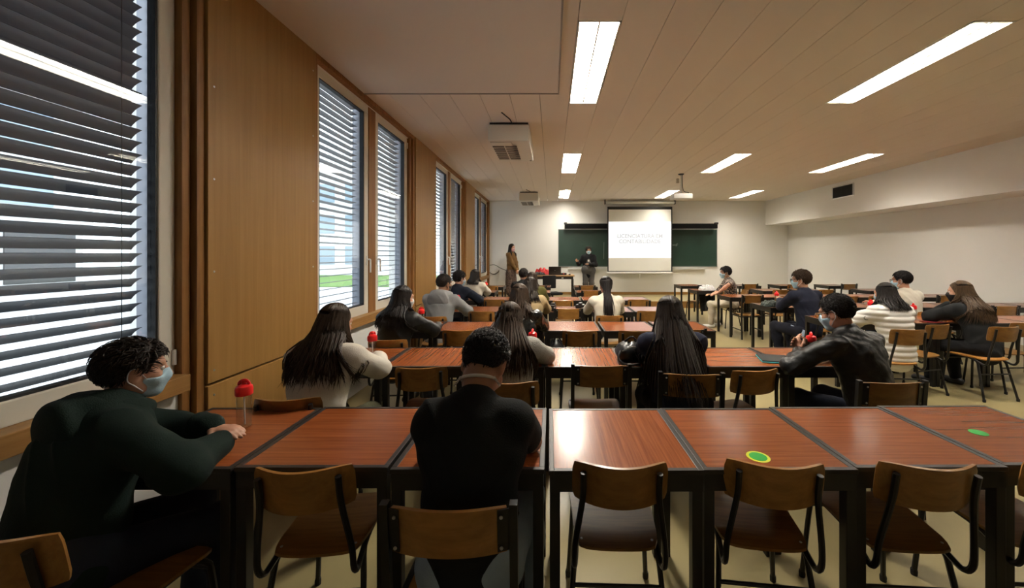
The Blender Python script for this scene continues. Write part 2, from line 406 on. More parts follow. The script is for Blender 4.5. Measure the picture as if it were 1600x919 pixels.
for i in range(13):
    obj('ground_window', wd, None, bA, (.0, -12.4+i*2.35, .45))
    for z in (3.6, 6.1, 8.3): obj('window', wm, None, bA, (.0, -12.4+i*2.3, z))
bB = empty('building', (-20, 36, 0), 0, 'white block beyond the lawn seen through the middle windows', 'building')
MB().box(-14, 3.5, 0, 12, -.3, 11).build('wall', M_fac, bB)
wm2 = MB().box(-.85, .85, -.05, 0, 0, 1.7).mesh('fw2', M_fglass)
for i in range(6):
    for z in (.7, 3.6, 6.5): obj('window', wm2, None, bB, (-12+i*2.7, 0, z))

# ================================================================== CEILING LAMPS
LROW = ['window-side', 'middle', 'right-hand']; LPOS = ['nearest the camera', 'second from the camera', 'nearest the front wall']
for r, k in enumerate(LX):
    for q, (a, b) in enumerate(LY):
        xa = X0+k*PITCH+.004; xb = xa+PITCH-.008; cx, cy = (xa+xb)/2, (a+b)/2; hw = (xb-xa)/2; hl = (b-a)/2
        t = empty('ceiling_lamp', (cx, cy, ZC), 0, f'recessed fluorescent ceiling lamp in the {LROW[r]} row, {LPOS[q]}', 'ceiling lamp', 'recessed ceiling lamps')
        h = MB()
        h.box(-hw, -hw+.014, -hl, hl, -.004, .085).box(hw-.014, hw, -hl, hl, -.004, .085).box(-hw, hw, -hl, -hl+.014, -.004, .085).box(-hw, hw, hl-.014, hl, -.004, .085)
        h.box(-hw, hw, -hl, hl, .080, .085)
        h.build('housing', M_louvre, t)
        for s in ((-1, 1) if not (r == 0 and q == 2) else (1,)):
            MB().box(s*hw*.5-hw*.44, s*hw*.5+hw*.44, -hl+.03, hl-.03, .068, .074).build('tube_diffuser', M_lamp, t)
        if r > 0:
            lm = MB()
            vs = [(-hw+.016, 0, .004), (hw-.016, 0, .004), (-hw+.016, -.014, .05), (hw-.016, -.014, .05), (-hw+.016, .014, .05), (hw-.016, .014, .05)]
            lm.add(vs, [(0, 1, 3, 2), (0, 4, 5, 1), (2, 3, 5, 4)])
            lme = lm.mesh('lv', M_blade)
            nb = 19
            for i in range(nb): obj('louvre_blade', lme, None, t, (0, -hl+.05+i*(2*hl-.1)/(nb-1), 0))
        MB().box(-.008, .008, -hl+.014, hl-.014, .003, .05).build('centre_spine', M_louvre, t)

# air conditioners
for (x0, x1, y0, lab) in ((-.913, -.32, 5.48, 'cream ceiling air conditioner with slotted grille, the nearer one'), (-.98, -.40, 11.55, 'cream ceiling air conditioner near the front wall')):
    t = empty('air_conditioner', ((x0+x1)/2, y0+.64, ZC), 0, lab, 'air conditioner'); hw = (x1-x0)/2
    MB().box(-hw, hw, -.62, .62, -.27, -.03, .02).build('casing', M_cream, t)
    MB().box(-hw+.02, hw-.02, -.60, .60, -.03, 0).build('mounting_plate', M_dark, t)
    MB().box(-hw+.02, .03, -.56, .56, -.281, -.268, .004).build('intake_panel', M_cream, t)
    sl = MB().box(-.085, .085, -.033, .033, -.286, -.279).mesh('slot', M_grille)
    for i in range(7):
        for sx in (0, 1): obj('grille_slot', sl, None, t, (-hw+.115+sx*.19-.0, -.36+i*.12, 0))
    MB().box(hw-.06, hw-.03, .52, .55, -.276, -.268).build('indicator', M_dark, t)
    MB().tube([(.05, -.60, -.02), (.03, -.75, -.004), (-.05, -1.0, -.004)], .009, 6).build('cable', M_cable, t)

# vent grille in the soffit
t = empty('vent_grille', (XS, 9.98, 3.255), 0, 'dark vent grille in an aluminium frame on the soffit', 'vent')
MB().box(-.02, 0, -.37, .37, -.165, -.14).box(-.02, 0, -.37, .37, .14, .165).box(-.02, 0, -.37, -.345, -.14, .14).box(-.02, 0, .345, .37, -.14, .14).build('vent_frame', M_alu, t)
MB().box(-.004, -.001, -.345, .345, -.14, .14).build('backing', M_dark, t)
bm_ = MB().box(-.016, -.004, -.003, .003, -.14, .14).mesh('vb', mat('vent_blade', (.03, .03, .028), rough=.5))
for i in range(22): obj('blade', bm_, None, t, (0, -.33+i*.0315, 0))

# chalkboard, lamp rail, tray, screen
t = empty('chalkboard', (3.04, YF, 0), 0, 'wide dark green chalkboard on the front wall', 'chalkboard')
MB().box(-2.79, 2.79, -.03, -.006, 1.20, 2.49).build('writing_surface', M_board, t)
fr = MB(); fr.box(-2.81, 2.81, -.036, 0, 2.49, 2.51).box(-2.81, 2.81, -.036, 0, 1.18, 1.20).box(-2.81, -2.79, -.036, 0, 1.2, 2.49).box(2.79, 2.81, -.036, 0, 1.2, 2.49)
fr.build('board_frame', mat('board_frame_grey', (.20, .21, .20), rough=.6), t)
MB().box(-2.45, 2.4, -.10, -.0, 1.10, 1.12).box(-2.45, 2.4, -.10, -.09, 1.12, 1.135).build('chalk_tray', M_white, t)
ch = MB()
for pts in (((1.20, 1.93), (1.27, 1.935), (1.40, 1.93)), ((1.22, 1.96), (1.42, 1.965)), ((1.35, 1.90), (1.37, 1.99), (1.42, 2.01)), ((-1.20, 1.46), (-1.19, 2.05))):
    ch.tube([(x, -.031, z) for x, z in pts], .005, 5)
ch.build('chalk_marks', mat('chalk', (.35, .38, .36), rough=1), t)
t = empty('board_lamp', (3.1, YF-.25, 2.60), 0, 'long black lamp bar above the chalkboard', 'lamp')
MB().box(-2.65, 2.65, -.06, .06, -.09, .09, .015).build('bar', mat('matt_black', (.006, .006, .006), rough=.85, spec=.1), t)
for x in (-2.62, 2.62):
    MB().box(x-.05, x+.05, -.065, .065, .06, .13, .01).build('end_clip', M_dark, t)
    MB().box(x-.02, x+.02, .0, .249, -.03, .03).build('arm', M_dark, t)
t = empty('projection_screen', (3.03, YF-.40, 0), 0, 'pull-down projection screen showing a bright white slide', 'projection screen')
MB().box(-1.10, 1.10, -.004, .004, 1.00, 3.26).build('screen_sheet', M_screen, t)
MB().box(-1.115, -1.075, -.008, -.004, 1.02, 3.26).box(1.075, 1.115, -.008, -.004, 1.02, 3.26).box(-1.115, 1.115, -.008, -.004, 3.16, 3.26).box(-1.115, 1.115, -.008, -.004, 1.02, 1.05).build('black_border', M_dark, t)
MB().box(-1.075, 1.075, -.0075, -.0045, 1.50, 2.74).build('slide_image', M_image, t)
MB().box(-1.14, 1.14, -.02, .02, .965, 1.02, .01).build('bottom_bar', M_white, t)
MB().tube([(-1.2, 0, 3.40), (1.2, 0, 3.40)], .045, 14).build('roller_case', M_white, t)
for x in (-1.2, 1.2): MB().box(x-.015, x+.015, -.06, .06, 3.34, 3.50).build('end_bracket', M_dark, t)
MB().tube([(-.0, 0, .97), (.0, 0, .86), (.01, 0, .82)], .012, 6).build('pull_cord', M_white, t)
def text_mesh(body, size, material):
    cu = bpy.data.curves.new('lettering', 'FONT'); cu.body = body; cu.size = size; cu.align_x = 'CENTER'; cu.align_y = 'CENTER'; cu.extrude = .0008; cu.offset = .006
    o = bpy.data.objects.new('lettering', cu); COL.objects.link(o)
    dg = bpy.context.evaluated_depsgraph_get(); me = bpy.data.meshes.new_from_object(o.evaluated_get(dg))
    bpy.data.objects.remove(o); me.materials.clear(); me.materials.append(material); return me
obj('slide_lettering', text_mesh('LICENCIATURA EM\nCONTABILIDADE', .185, M_print), None, t, (0, -.0085, 2.15), (PI/2, 0, 0))
# projector on a ceiling pole
t = empty('projector', (3.05, 9.05, ZC), 0, 'white projector hanging from a ceiling pole', 'projector')
MB().lathe([(.07, 0), (.06, -.02), (.02, -.03)], 14).build('ceiling_plate', M_dark, t)
MB().tube([(0, 0, -.02), (0, 0, -.47)], .016, 8).build('pole', M_alu, t)
MB().box(-.22, .22, -.16, .16, -.60, -.48, .02).build('case', M_white, t)
MB().lathe([(.045, 0), (.045, .03), (.035, .04)], 14).build('lens', M_dark, t, (.1, .15, -.54), (-PI/2, 0, 0))
MB().tube(smooth_path([(.02, -.02, -.02), (.025, -.03, -.3), (.05, -.06, -.42), (.14, -.10, -.45), (.10, -.12, -.5)], 4), .008, 6).build('cable', M_cable, t)
MB().box(.06, .12, .5, .56, -.12, 0, .01).build('ceiling_socket', M_cream, t)
# cable trunking and loose cable at the front left corner
tag(box('cable_trunking', -1.42, -1.33, YF-.03, YF, ZP, .98, M_white), 'white cable trunking standing against the front wall', 'cable trunking')
tag(MB().tube(smooth_path([(-2.18, YF-.06, 1.24), (-2.0, YF-.1, 1.25), (-1.8, YF-.1, 1.14), (-1.5, YF-.12, 1.02), (-1.35, YF-.15, .97), (-1.05, YF-.5, 1.0), (-.85, 12.5, 1.02)], 5), .011, 6).build('loose_cable', M_cable), 'black cable looping along the front wall beside the windows', 'cable')
tag(MB().tube(smooth_path([(-2.2, YF-.04, .98), (-2.05, YF-.05, .92), (-1.9, YF-.05, .98), (-1.86, YF-.05, 1.06)], 5), .013, 6).build('wall_hook', M_cable), 'short curved black cable end hanging by the far window', 'cable')

# ================================================================== TABLES
TH = .775; TS = .30
t0 = empty('school_table')
MB().box(-TS+.020, TS-.020, -TS+.020, TS-.020, TH-.018, TH).build('tabletop', M_table, t0)
fr = MB()
for (a, b, c, d) in ((-TS, TS, -TS, -TS+.021), (-TS, TS, TS-.021, TS), (-TS, -TS+.021, -TS+.021, TS-.021), (TS-.021, TS, -TS+.021, TS-.021)):
    fr.box(a, b, c, d, TH-.016, TH+.002, .002)
fr.build('edge_trim', M_trim, t0)
ap = MB()
for (a, b, c, d) in ((-TS+.004, TS-.004, -TS+.004, -TS+.034), (-TS+.004, TS-.004, TS-.034, TS-.004), (-TS+.004, -TS+.034, -TS+.034, TS-.034), (TS-.034, TS-.004, -TS+.034, TS-.034)):
    ap.box(a, b, c, d, TH-.082, TH-.016)
ap.build('apron', M_steel, t0)
lg = MB().box(-.020, .020, -.020, .020, 0, TH-.08, .003).mesh('leg', M_steel)
for sx in (-1, 1):
    for sy in (-1, 1): obj('leg', lg, None, t0, (sx*(TS-.024), sy*(TS-.024), 0))
used = {}
def place(proto, loc, rz, label, cat, group):
    if proto.name in used: o = copy_tree(proto)
    else: used[proto.name] = 1; o = proto
    o.location = loc; o.rotation_euler = (0, 0, rz); tag(o, label, cat, group); return o
# (front-edge Y, [left X of each table], grain-turned indices)
ROWS = [
    (1.492, [-1.848, -1.243, -.628, -.013, .588, 1.190, 1.795], {3}),
    (2.845, [-1.872, -1.267, -.653, -.047, .552, 1.160, 1.768], {1, 3}),
    (4.190, [-1.905, -1.298, -.690, -.058, .571, 1.200], {1}),
    (5.590, [-1.880, -1.270, -.660, -.020, .600, 1.213], {2, 4}),
    (6.990, [-1.920, -1.310, -.690, -.060, .570, 1.210], {0, 4}),
    (8.420, [-1.850, -.620, .540], {1}),
    (9.860, [-1.840, -.620, .590], set()),
]
for r, (yf, xs, turned) in enumerate(ROWS):
    for k, x in enumerate(xs):
        jy = random.uniform(-.012, .012) if r else (0.0, .01, -.004, -.012, -.006, .012, .03)[k]
        place(t0, (x+TS, yf+TS+jy, 0), (PI/2 if k in turned else 0)+random.uniform(-.006, .006),
              f'square red-brown laminate table, {ORD[k]} from the windows in the {ORD[r]} row from the camera', 'table', 'square laminate tables with black legs')
RROWS = [
    (4.655, [3.465+.607*i for i in range(6)]),
    (6.045, [3.440+.607*i for i in range(8)]),
    (7.490, [3.475+.607*i for i in range(8)]),
    (8.800, [3.33, 4.85, 5.75, 7.30]),
    (10.250, [3.45, 5.00, 6.10, 7.40]),
]
for r, (yf, xs) in enumerate(RROWS):
    for k, x in enumerate(xs):
        place(t0, (x+TS, yf+TS+random.uniform(-.01, .01), 0), (PI/2 if (k*3+r) % 5 == 2 else 0)+random.uniform(-.006, .006),
              f'square laminate table in the right-hand block, {ORD[k]} from the aisle, {ORD[r]} row from the camera', 'table', 'square laminate tables with black legs')

# ================================================================== CHAIRS
def chair_a():
    t = empty('school_chair')
    def seat(u, v):
        hw = .178+.012*v
        x = hw*u*(1-.10*abs(v)**7); y = .005+.195*v*(1-.06*abs(u)**7)
        z = .456-.012*(1-u*u)*.6-.014*max(0, v-.6)**1.5*3-.006*(v < -.7)*(abs(v)-.7)*3
        return (x, y, z)
    MB().shell(seat, 12, 12, .012).build('seat', M_ply, t)
    def back(u, v):
        h = .082*(1-.10*abs(u)**6)
        z = .752+h*v
        return (.178*u*(1-.05*abs(v)**6), -.222-.066*(1-u*u)-.16*(z-.67), z)
    MB().shell(back, 14, 6, .011).build('backrest', M_ply, t)
    for s in (-1, 1):
        MB().tube(smooth_path([(s*.140, -.292, .805), (s*.142, -.274, .70), (s*.168, -.248, .52), (s*.172, -.238, .435), (s*.170, -.205, .398), (s*.165, -.150, .412), (s*.16, -.06, .440), (s*.158, .12, .443)], 4), .0115, 8).build('back_tube', M_steel, t)
        MB().tube(smooth_path([(s*.150, .05, .440), (s*.156, .13, .438), (s*.164, .175, .405), (s*.172, .19, .34), (s*.192, .215, .012)], 4), .0115, 8).build('leg', M_steel, t)
        MB().tube(smooth_path([(s*.150, -.02, .440), (s*.158, -.09, .438), (s*.166, -.135, .405), (s*.174, -.155, .33), (s*.198, -.225, .012)], 4), .0115, 8).build('leg', M_steel, t)
        for y in (.215, -.225):
            MB().lathe([(.014, 0), (.015, .02), (.013, .03)], 8).build('foot_cap', M_rubber, t, (s*(.192 if y > 0 else .198), y, 0))
        MB().lathe([(.007, 0), (.005, .004), (0, .005)], 8).build('rivet', M_screw, t, (s*.142, -.150, .4555))
    MB().tube([(-.177, -.170, .285), (.177, -.170, .285)], .008, 8).build('stretcher', M_steel, t)
    MB().tube([(-.168, .180, .385), (.168, .180, .385)], .008, 8).build('stretcher', M_steel, t)
    return t
def chair_b():
    t = empty('square_frame_chair')
    def seat(u, v): return (.178*u*(1-.06*abs(v)**8), .19*v*(1-.05*abs(u)**8), .458-.010*(1-u*u)*(1-v*v*.4)-.012*max(0, v-.7)*3)
    MB().shell(seat, 10, 10, .012).build('seat', M_ply, t)
    def back(u, v):
        z = .765+.075*v*(1-.04*abs(u)**8)
        return (.176*u, -.215-.030*(1-u*u)-.10*(z-.69), z)
    MB().shell(back, 12, 6, .011).build('backrest', M_ply, t)
    for s in (-1, 1):
        MB().tube([(s*.198, -.215, .0), (s*.198, -.200, .45), (s*.198, -.232, .85)], .0125, 4, square=True).build('leg', M_steel, t)
        MB().tube([(s*.190, .185, .0), (s*.190, .180, .445)], .0125, 4, square=True).build('leg', M_steel, t)
        MB().box(s*.198-.012, s*.198+.012, -.19, .18, .415, .440).build('side_rail', M_steel, t)
        MB().box(s*.194-.008, s*.194+.008, -.19, .18, .16, .178).build('stretcher', M_steel, t)
        pl = MB(); pl.add([(s*.150, -.238, .700), (s*.196, -.222, .700), (s*.196, -.236, .835), (s*.150, -.250, .835), (s*.150, -.232, .700), (s*.196, -.216, .700), (s*.196, -.230, .835), (s*.150, -.244, .835)],
               [(0, 1, 2, 3), (7, 6, 5, 4), (0, 4, 5, 1), (2, 6, 7, 3), (1, 5, 6, 2), (0, 3, 7, 4)])
        pl.build('bracket', M_steel, t)
        for z in (.715, .815):
            MB().lathe([(.006, 0), (.005, .003), (0, .004)], 8).build('screw', M_screw, t, (s*.162, -.238-.10*(z-.7), z), (PI/2, 0, 0))
    MB().box(-.19, .19, -.19, -.168, .415, .438).box(-.19, .19, .165, .187, .415, .438).build('cross_rail', M_steel, t)
    return t
CA = chair_a(); CB = chair_b()
# every chair: kind, x, y of seat centre, turn in degrees, label
def yb(y): return y+.245      # from the backrest's Y to the seat centre
CHAIRS = [
    ('A', -1.53, 1.345, -6, 'plywood chair under the man in the dark green hoodie'),
    ('A', -.935, yb(1.43), 4, 'empty plywood chair between the hooded man and the man in the black T-shirt'),
    ('B', -.315, yb(1.165), 0, 'square-framed plywood chair under the man in the black T-shirt'),
    ('A', .268, yb(1.46), -2, 'empty plywood chair directly right of the man in the black T-shirt'),
    ('A', .875, yb(1.46), -7, 'empty plywood chair in front of the green and yellow sticker'),
    ('A', 1.43, yb(1.45), -4, 'empty plywood chair right of the green and yellow sticker, nearest row'),
    ('A', 2.00, yb(1.46), -4, 'plywood chair cut off by the right edge of the picture, nearest row'),
    ('A', -1.46, 2.35, 4, 'plywood chair under the woman in the white sweater'),
    ('A', -.930, yb(2.68), 5, 'empty plywood chair right of the woman in the white sweater'),
    ('A', -.27, 2.62, 3, 'plywood chair under the woman in the grey sweater with jeans'),
    ('B', .345, yb(2.66), 0, 'empty square-framed plywood chair in the middle of the second row'),
    ('B', .92, yb(2.47), -4, 'square-framed plywood chair under the long-haired woman in navy'),
    ('A', 1.345, yb(2.62), 10, 'empty plywood chair between the navy woman and the leather-jacket man'),
    ('B', 2.06, yb(2.31), 0, 'square-framed plywood chair behind the man in the black leather jacket'),
    ('A', -1.52, 3.78, 3, 'plywood chair under the dark-haired woman in the black leather jacket'),
    ('A', -.96, yb(3.98), 2, 'empty plywood chair in the third row, second from the windows'),
    ('A', -.31, 3.88, 0, 'plywood chair under the curly-haired woman in the shiny leather jacket'),
    ('A', .290, yb(3.95), 0, 'empty plywood chair in the third row behind the middle aisle table'),
    ('A', .885, yb(3.95), -4, 'empty plywood chair in the third row beside the black rucksack'),
    ('B', 1.39, yb(3.95), 0, 'square-framed plywood chair at the right end of the third row'),
    ('A', -1.52, 5.10, 3, 'plywood chair under the man in the grey hoodie'),
    ('A', -.97, yb(5.30), 0, 'empty plywood chair right of the man in the grey hoodie'),
    ('A', -.28, 5.25, 0, 'plywood chair under the woman in the beige sweater'),
    ('B', .240, yb(5.46), 0, 'empty square-framed plywood chair left of the ponytail woman'),
    ('A', .745, yb(4.93), 0, 'plywood chair under the woman with the long ponytail'),
    ('A', 1.385, yb(5.34), -4, 'empty plywood chair right of the ponytail woman'),
    ('A', -1.58, 6.50, 0, 'plywood chair under the man in the navy jacket by the windows'),
    ('A', -1.00, yb(6.68), 0, 'empty plywood chair in the fifth row near the windows'),
    ('A', -.33, 6.55, 0, 'plywood chair under the woman in the olive jacket'),
    ('A', .195, yb(6.55), 0, 'empty plywood chair in the fifth row beside the olive jacket woman'),
    ('A', 1.505, yb(6.68), 0, 'empty plywood chair at the right end of the fifth row'),
    ('A', -1.57, 7.80, 0, 'plywood chair under the woman in the cream jacket by the windows'),
    ('A', -.56, 7.85, 0, 'plywood chair under the short-haired man in the sixth row'),
    ('B', .835, yb(8.15), 0, 'empty square-framed plywood chair in the sixth row, left of the screen'),
    ('A', -1.52, yb(9.6), 0, 'empty plywood chair in the row nearest the platform, by the windows'),
    ('B', -.33, yb(9.6), 0, 'empty square-framed plywood chair in front of the teaching desk'),
    ('B', .88, yb(9.55), 0, 'empty square-framed plywood chair facing the woman in the cardigan'),
    # right-hand block
    ('A', 3.74, 4.26, -4, 'plywood chair under the woman in the white puffer jacket'),
    ('A', 4.27, 4.55, 14, 'empty plywood chair right of the white puffer jacket, turned aside'),
    ('A', 4.90, 4.42, 3, 'plywood chair under the woman resting her chin on her hand'),
    ('A', 5.42, 4.66, 3, 'plywood chair behind the woman resting her chin on her hand'),
    ('A', 3.70, 5.46, 8, 'plywood chair under the man in the navy sweater'),
    ('A', 4.06, 5.98, 0, 'empty plywood chair just right of the man in the navy sweater'),
    ('A', 5.16, 5.52, 6, 'plywood chair under the man in the cream sweater'),
    ('A', 5.82, 5.86, 0, 'empty plywood chair right of the man in the cream sweater'),
    ('B', 6.80, 5.98, 0, 'empty square-framed plywood chair at the right edge, second right-hand row'),
    ('B', 3.79, yb(7.24), 2, 'empty square-framed plywood chair in front of the man in the floral shirt'),
    ('A', 4.40, yb(7.25), 0, 'empty plywood chair behind the man in the navy sweater, third right-hand row'),
    ('A', 5.58, yb(7.20), 0, 'empty plywood chair left of the cream-sweater man, third right-hand row'),
    ('A', 6.12, yb(7.20), 0, 'empty plywood chair next to the cream-sweater man, third right-hand row'),
    ('B', 7.50, yb(7.25), 0, 'empty square-framed plywood chair near the right wall, third right-hand row'),
    ('A', 4.02, 8.52, 82, 'plywood chair under the man in the floral shirt'),
    ('A', 5.10, yb(8.55), 0, 'empty plywood chair in the fourth right-hand row, right of the floral shirt'),
    ('A', 6.15, yb(8.60), 0, 'empty plywood chair in the fourth right-hand row, middle'),
    ('A', 7.50, yb(8.55), 0, 'empty plywood chair in the fourth right-hand row, nearest the wall'),
    ('A', 3.66, 9.62, 20, 'plywood chair with a black jacket hung over its back'),
    ('B', 5.20, yb(10.05), 0, 'empty square-framed plywood chair in the row nearest the platform, beside the floral shirt'),
    ('A', 6.35, yb(10.05), 0, 'empty plywood chair in the row nearest the platform, right-hand middle'),
    ('B', 7.80, yb(10.05), 0, 'empty square-framed plywood chair in the row nearest the platform, by the right wall'),
]
for k, x, y, a, lab in CHAIRS:
    place(CA if k == 'A' else CB, (x, y, 0), math.radians(a), lab, 'chair', 'plywood school chairs')

# ================================================================== BOTTLES WITH RED LIDS
def bottle():
    t = empty('water_bottle')
    MB().lathe([(.030, .001), (.031, .004), (.031, .16), (.028, .168), (.0265, .168), (.0295, .158), (.0295, .006), (.001, .005)], 20).build('clear_body', M_clear, t)
    lid = MB().lathe([(.034, .155), (.036, .158), (.0365, .185), (.033, .197), (.018, .206), (.010, .207)], 20).build('lid', M_red, t)
    MB().tube(arc((0, 0, .204), .022, 0, PI, 8), .007, 7).build('carry_loop', M_red, lid)
    MB().lathe([(.011, .20), (.011, .222), (.007, .226)], 10).build('spout', M_red, lid)
    MB().tube([(.004, 0, .012), (.0, 0, .16)], .0035, 6).build('straw', M_white, t)
    return t
BT = bottle()
for x, y, rz, lab, z in (
    (-1.49, 1.86, .2, 'clear bottle with red lid beside the hooded man', TH), (-1.41, 3.02, .9, 'clear bottle with red lid beside the white sweater woman', TH),
    (-1.50, 4.42, .4, 'clear bottle with red lid beside the woman in the black leather jacket', TH), (-.155, 3.12, 1.4, 'clear bottle with red lid beside the woman in the grey sweater', TH),
    (-1.40, 5.75, .3, 'clear bottle with red lid beside the man in the grey hoodie', TH), (-1.46, 8.56, 1.0, 'clear bottle with red lid beside the cream jacket woman', TH),
    (-.235, 5.66, .4, 'clear bottle with red lid beside the beige sweater woman', TH), (.95, 3.34, .2, 'clear bottle with red lid beside the woman in navy', TH),
    (2.02, 2.99, 1.2, 'clear bottle with red lid beside the hands of the leather-jacket man', TH), (4.50, 4.78, .5, 'clear bottle with red lid between puffer jacket and chin-resting woman', TH),
    (4.28, 5.25-.1, .1, 'clear bottle with red lid behind the leather-jacket man', TH), (3.72, 6.35, .6, 'clear bottle with red lid in front of the navy sweater man', TH)):
    place(BT, (x, y, z+.002), rz, lab, 'bottle', 'clear bottles with red lids')

# ================================================================== SMALL THINGS
Z = TH+.003
def sticker(x, y, ring, lab):
    t = empty('round_sticker', (x, y, Z-.003), 0, lab, 'sticker')
    if ring: MB().lathe([(.045, 0), (.045, .0012)], 28).build('outer_ring', M_sty, t)
    MB().lathe([(.034, .0), (.034, .0018)], 28).build('inner_disc', M_stg, t)
sticker(.852, 1.585, True, 'round green sticker with yellow rim on the table edge')
sticker(2.00, 1.80, False, 'plain green round sticker at the right edge of the picture')
# black rucksack on the second row
t = empty('rucksack', (.625, 3.0, Z), .15, 'black rucksack lying on the second-row table beside the woman in navy', 'bag')
M_nylon = mat('black_nylon', (.009, .009, .010), rough=.35, bump=.5, bscale=18, spec=.6)
def blob(u, v):
    a = u*PI; h = (v+1)/2; r = math.sin(PI*(.08+.9*h))**.45
    return ((.125*r+.006*math.sin(5*a+h*9))*math.copysign(abs(math.cos(a))**.75, math.cos(a)), (.095*r)*math.copysign(abs(math.sin(a))**.75, math.sin(a)), .150*h+.010*math.sin(3*a)*h)
MB().shell(blob, 40, 14, .004).build('bag_body', M_nylon, t)
MB().tube(smooth_path([(-.10, -.07, .10), (-.04, -.10, .135), (.05, -.095, .135), (.11, -.05, .115)], 5), .004, 6).build('zip', M_alu, t)
MB().tube(smooth_path([(-.05, .02, .152), (0, .0, .19), (.05, .02, .152)], 5), .008, 6).build('grab_handle', M_nylon, t)
MB().tube(smooth_path([(-.11, -.06, .10), (-.14, -.10, .05), (-.10, -.13, .012), (.02, -.13, .012)], 5), .010, 6).build('strap', M_nylon, t)
# folder with cyan edge and phone at the right end of the second row
t = empty('folder', (1.81, 3.03, Z), -.28, 'dark folder with a turquoise edge on the second-row table', 'folder')
MB().box(-.16, .16, -.115, .115, 0, .006, .002).build('lower_cover', mat('turquoise_plastic', (.05, .45, .48), rough=.4), t)
MB().box(-.155, .16, -.105, .115, .006, .014, .002).build('upper_cover', mat('dark_folder', (.018, .022, .024), rough=.5), t)
t = empty('phone', (1.875, 2.99, Z+.0145), -.5, 'dark smartphone lying on the turquoise folder', 'phone')
MB().box(-.036, .036, -.075, .075, 0, .008, .003).build('case', M_dark, t); MB().box(-.032, .032, -.07, .07, .0082, .009).build('glass', mat('phone_glass', (.02, .022, .025), rough=.06), t)
# crumpled dark green jacket and notes by the navy-sweater man
def crumple(name, loc, rx, ry, h, m, lab, cat, seed=0):
    r_ = random.Random(seed); ph = [r_.uniform(0, 6) for _ in range(6)]
    def f(u, v):
        q = max(abs(u), abs(v)); e = (1-q**3)
        return (rx*u*(1-.15*v*v)+.01*math.sin(7*v+ph[0]), ry*v*(1-.15*u*u)+.01*math.sin(6*u+ph[1]), .006+h*max(0, e)**.6*(.75+.25*math.sin(8*u+5*v+ph[2])*math.sin(7*v-4*u+ph[3])))
    t = empty(name, loc, .2, lab, cat)
    MB().shell(f, 26, 26, .008).build('folded_cloth', m, t)
    MB().tube(smooth_path([f(-.8, -.6), f(-.3, -.75), f(.3, -.7), f(.8, -.5)], 5), .012, 6).build('hem', m, t)
    return t
crumple('folded_jacket', (3.56, 6.22, Z), .16, .12, .09, mat('dark_green_cloth', (.030, .042, .036), rough=.7, bump=.3, bscale=60), 'crumpled dark green jacket on the table before the navy sweater man', 'jacket', 3)
crumple('silver_bag', (3.62, 8.95, Z), .18, .13, .13, mat('silver_cloth', (.50, .50, .50), rough=.35, bump=.5, bscale=25), 'crumpled silver grey bag on a table behind the floral shirt man', 'bag', 5)
t = crumple('red_bag', (-.30, 12.08, ZP+.785), .24, .15, .22, mat('red_bag_cloth', (.52, .02, .025), rough=.5), 'red bag on the teaching desk beside the laptop', 'bag', 8)
crumple('black_bag', (-.42, 11.92, ZP+.785), .22, .10, .09, M_nylon, 'flat black laptop bag in front of the red bag', 'bag', 9)
# black jacket over a chair back
def drape(u, v):
    y = .03*math.sin(5*u)+.012*math.sin(11*u+2*v); s_ = v
    if s_ > 0: return (.17*u, -.02-.05*s_+y*.4, .86-.62*s_)
    return (.17*u, .02-.05*s_+y*.3, .86+.35*s_)
t = empty('black_jacket', (3.735, 9.39, 0), math.radians(20), 'black jacket hanging over the back of an empty chair', 'jacket')
MB().shell(drape, 16, 16, .012).build('body_cloth', cloth('black_jacket_cloth', (.012, .012, .013)), t)
MB().tube(smooth_path([(.15, -.07, .80), (.17, -.10, .60), (.15, -.10, .38), (.16, -.10, .30)], 4), [.05]*8+[.045]*4+[.04], 8).build('sleeve', cloth('black_jacket_cloth', (.012, .012, .013)), t)
# red notebook, paper and pen at the chin-resting woman
tag(MB().box(-.11, .11, -.075, .075, 0, .008, .002).build('notebook', mat('dark_red_cover', (.18, .012, .02), rough=.4), None, (4.72, 4.74, Z), (0, 0, -.2)), 'dark red notebook beside the elbow of the chin-resting woman', 'notebook')
tag(MB().box(-.10, .10, -.14, .14, 0, .006, .001).build('paper_pad', M_white, None, (4.02, 6.28, Z), (0, 0, .3)), 'white paper pad on the second right-hand row of tables', 'paper')
# cameras on the fourth row
def camera_thing(x, y, rz, lab, tele):
    t = empty('photo_camera', (x, y, Z), rz, lab, 'camera')
    MB().box(-.07, .07, -.035, .035, 0, .09, .012).build('camera_body', M_dark, t)
    MB().box(-.03, .03, -.03, .03, .088, .118, .01).build('viewfinder', M_dark, t)
    MB().lathe([(.036, 0), (.038, .03), (.034, .05), (.037, .09 if not tele else .16), (.030, .09 if not tele else .16)], 16).build('lens', M_dark, t, (0, .03, .045), (-PI/2, 0, 0))
    MB().box(.03, .06, -.02, .02, .088, .1, .004).build('dial', M_alu, t)
camera_thing(.02, 5.70, 1.3, 'black photo camera with long lens on the fourth-row table', True)
camera_thing(.43, 5.72, -.4, 'small black camera beside the ponytail woman', False)
t = empty('camera_bag', (.06, 5.45, .0), .1, 'black bag on the floor under the camera table', 'bag')
MB().shell(lambda u, v: tuple(np.array(blob(u, v))*np.array((1.1, 1.2, 2.6))), 32, 12, .004).build('bag_body', M_nylon, t)
MB().tube(smooth_path([(-.09, 0, .37), (0, .02, .46), (.09, 0, .37)], 5), .010, 6).build('strap', M_nylon, t)
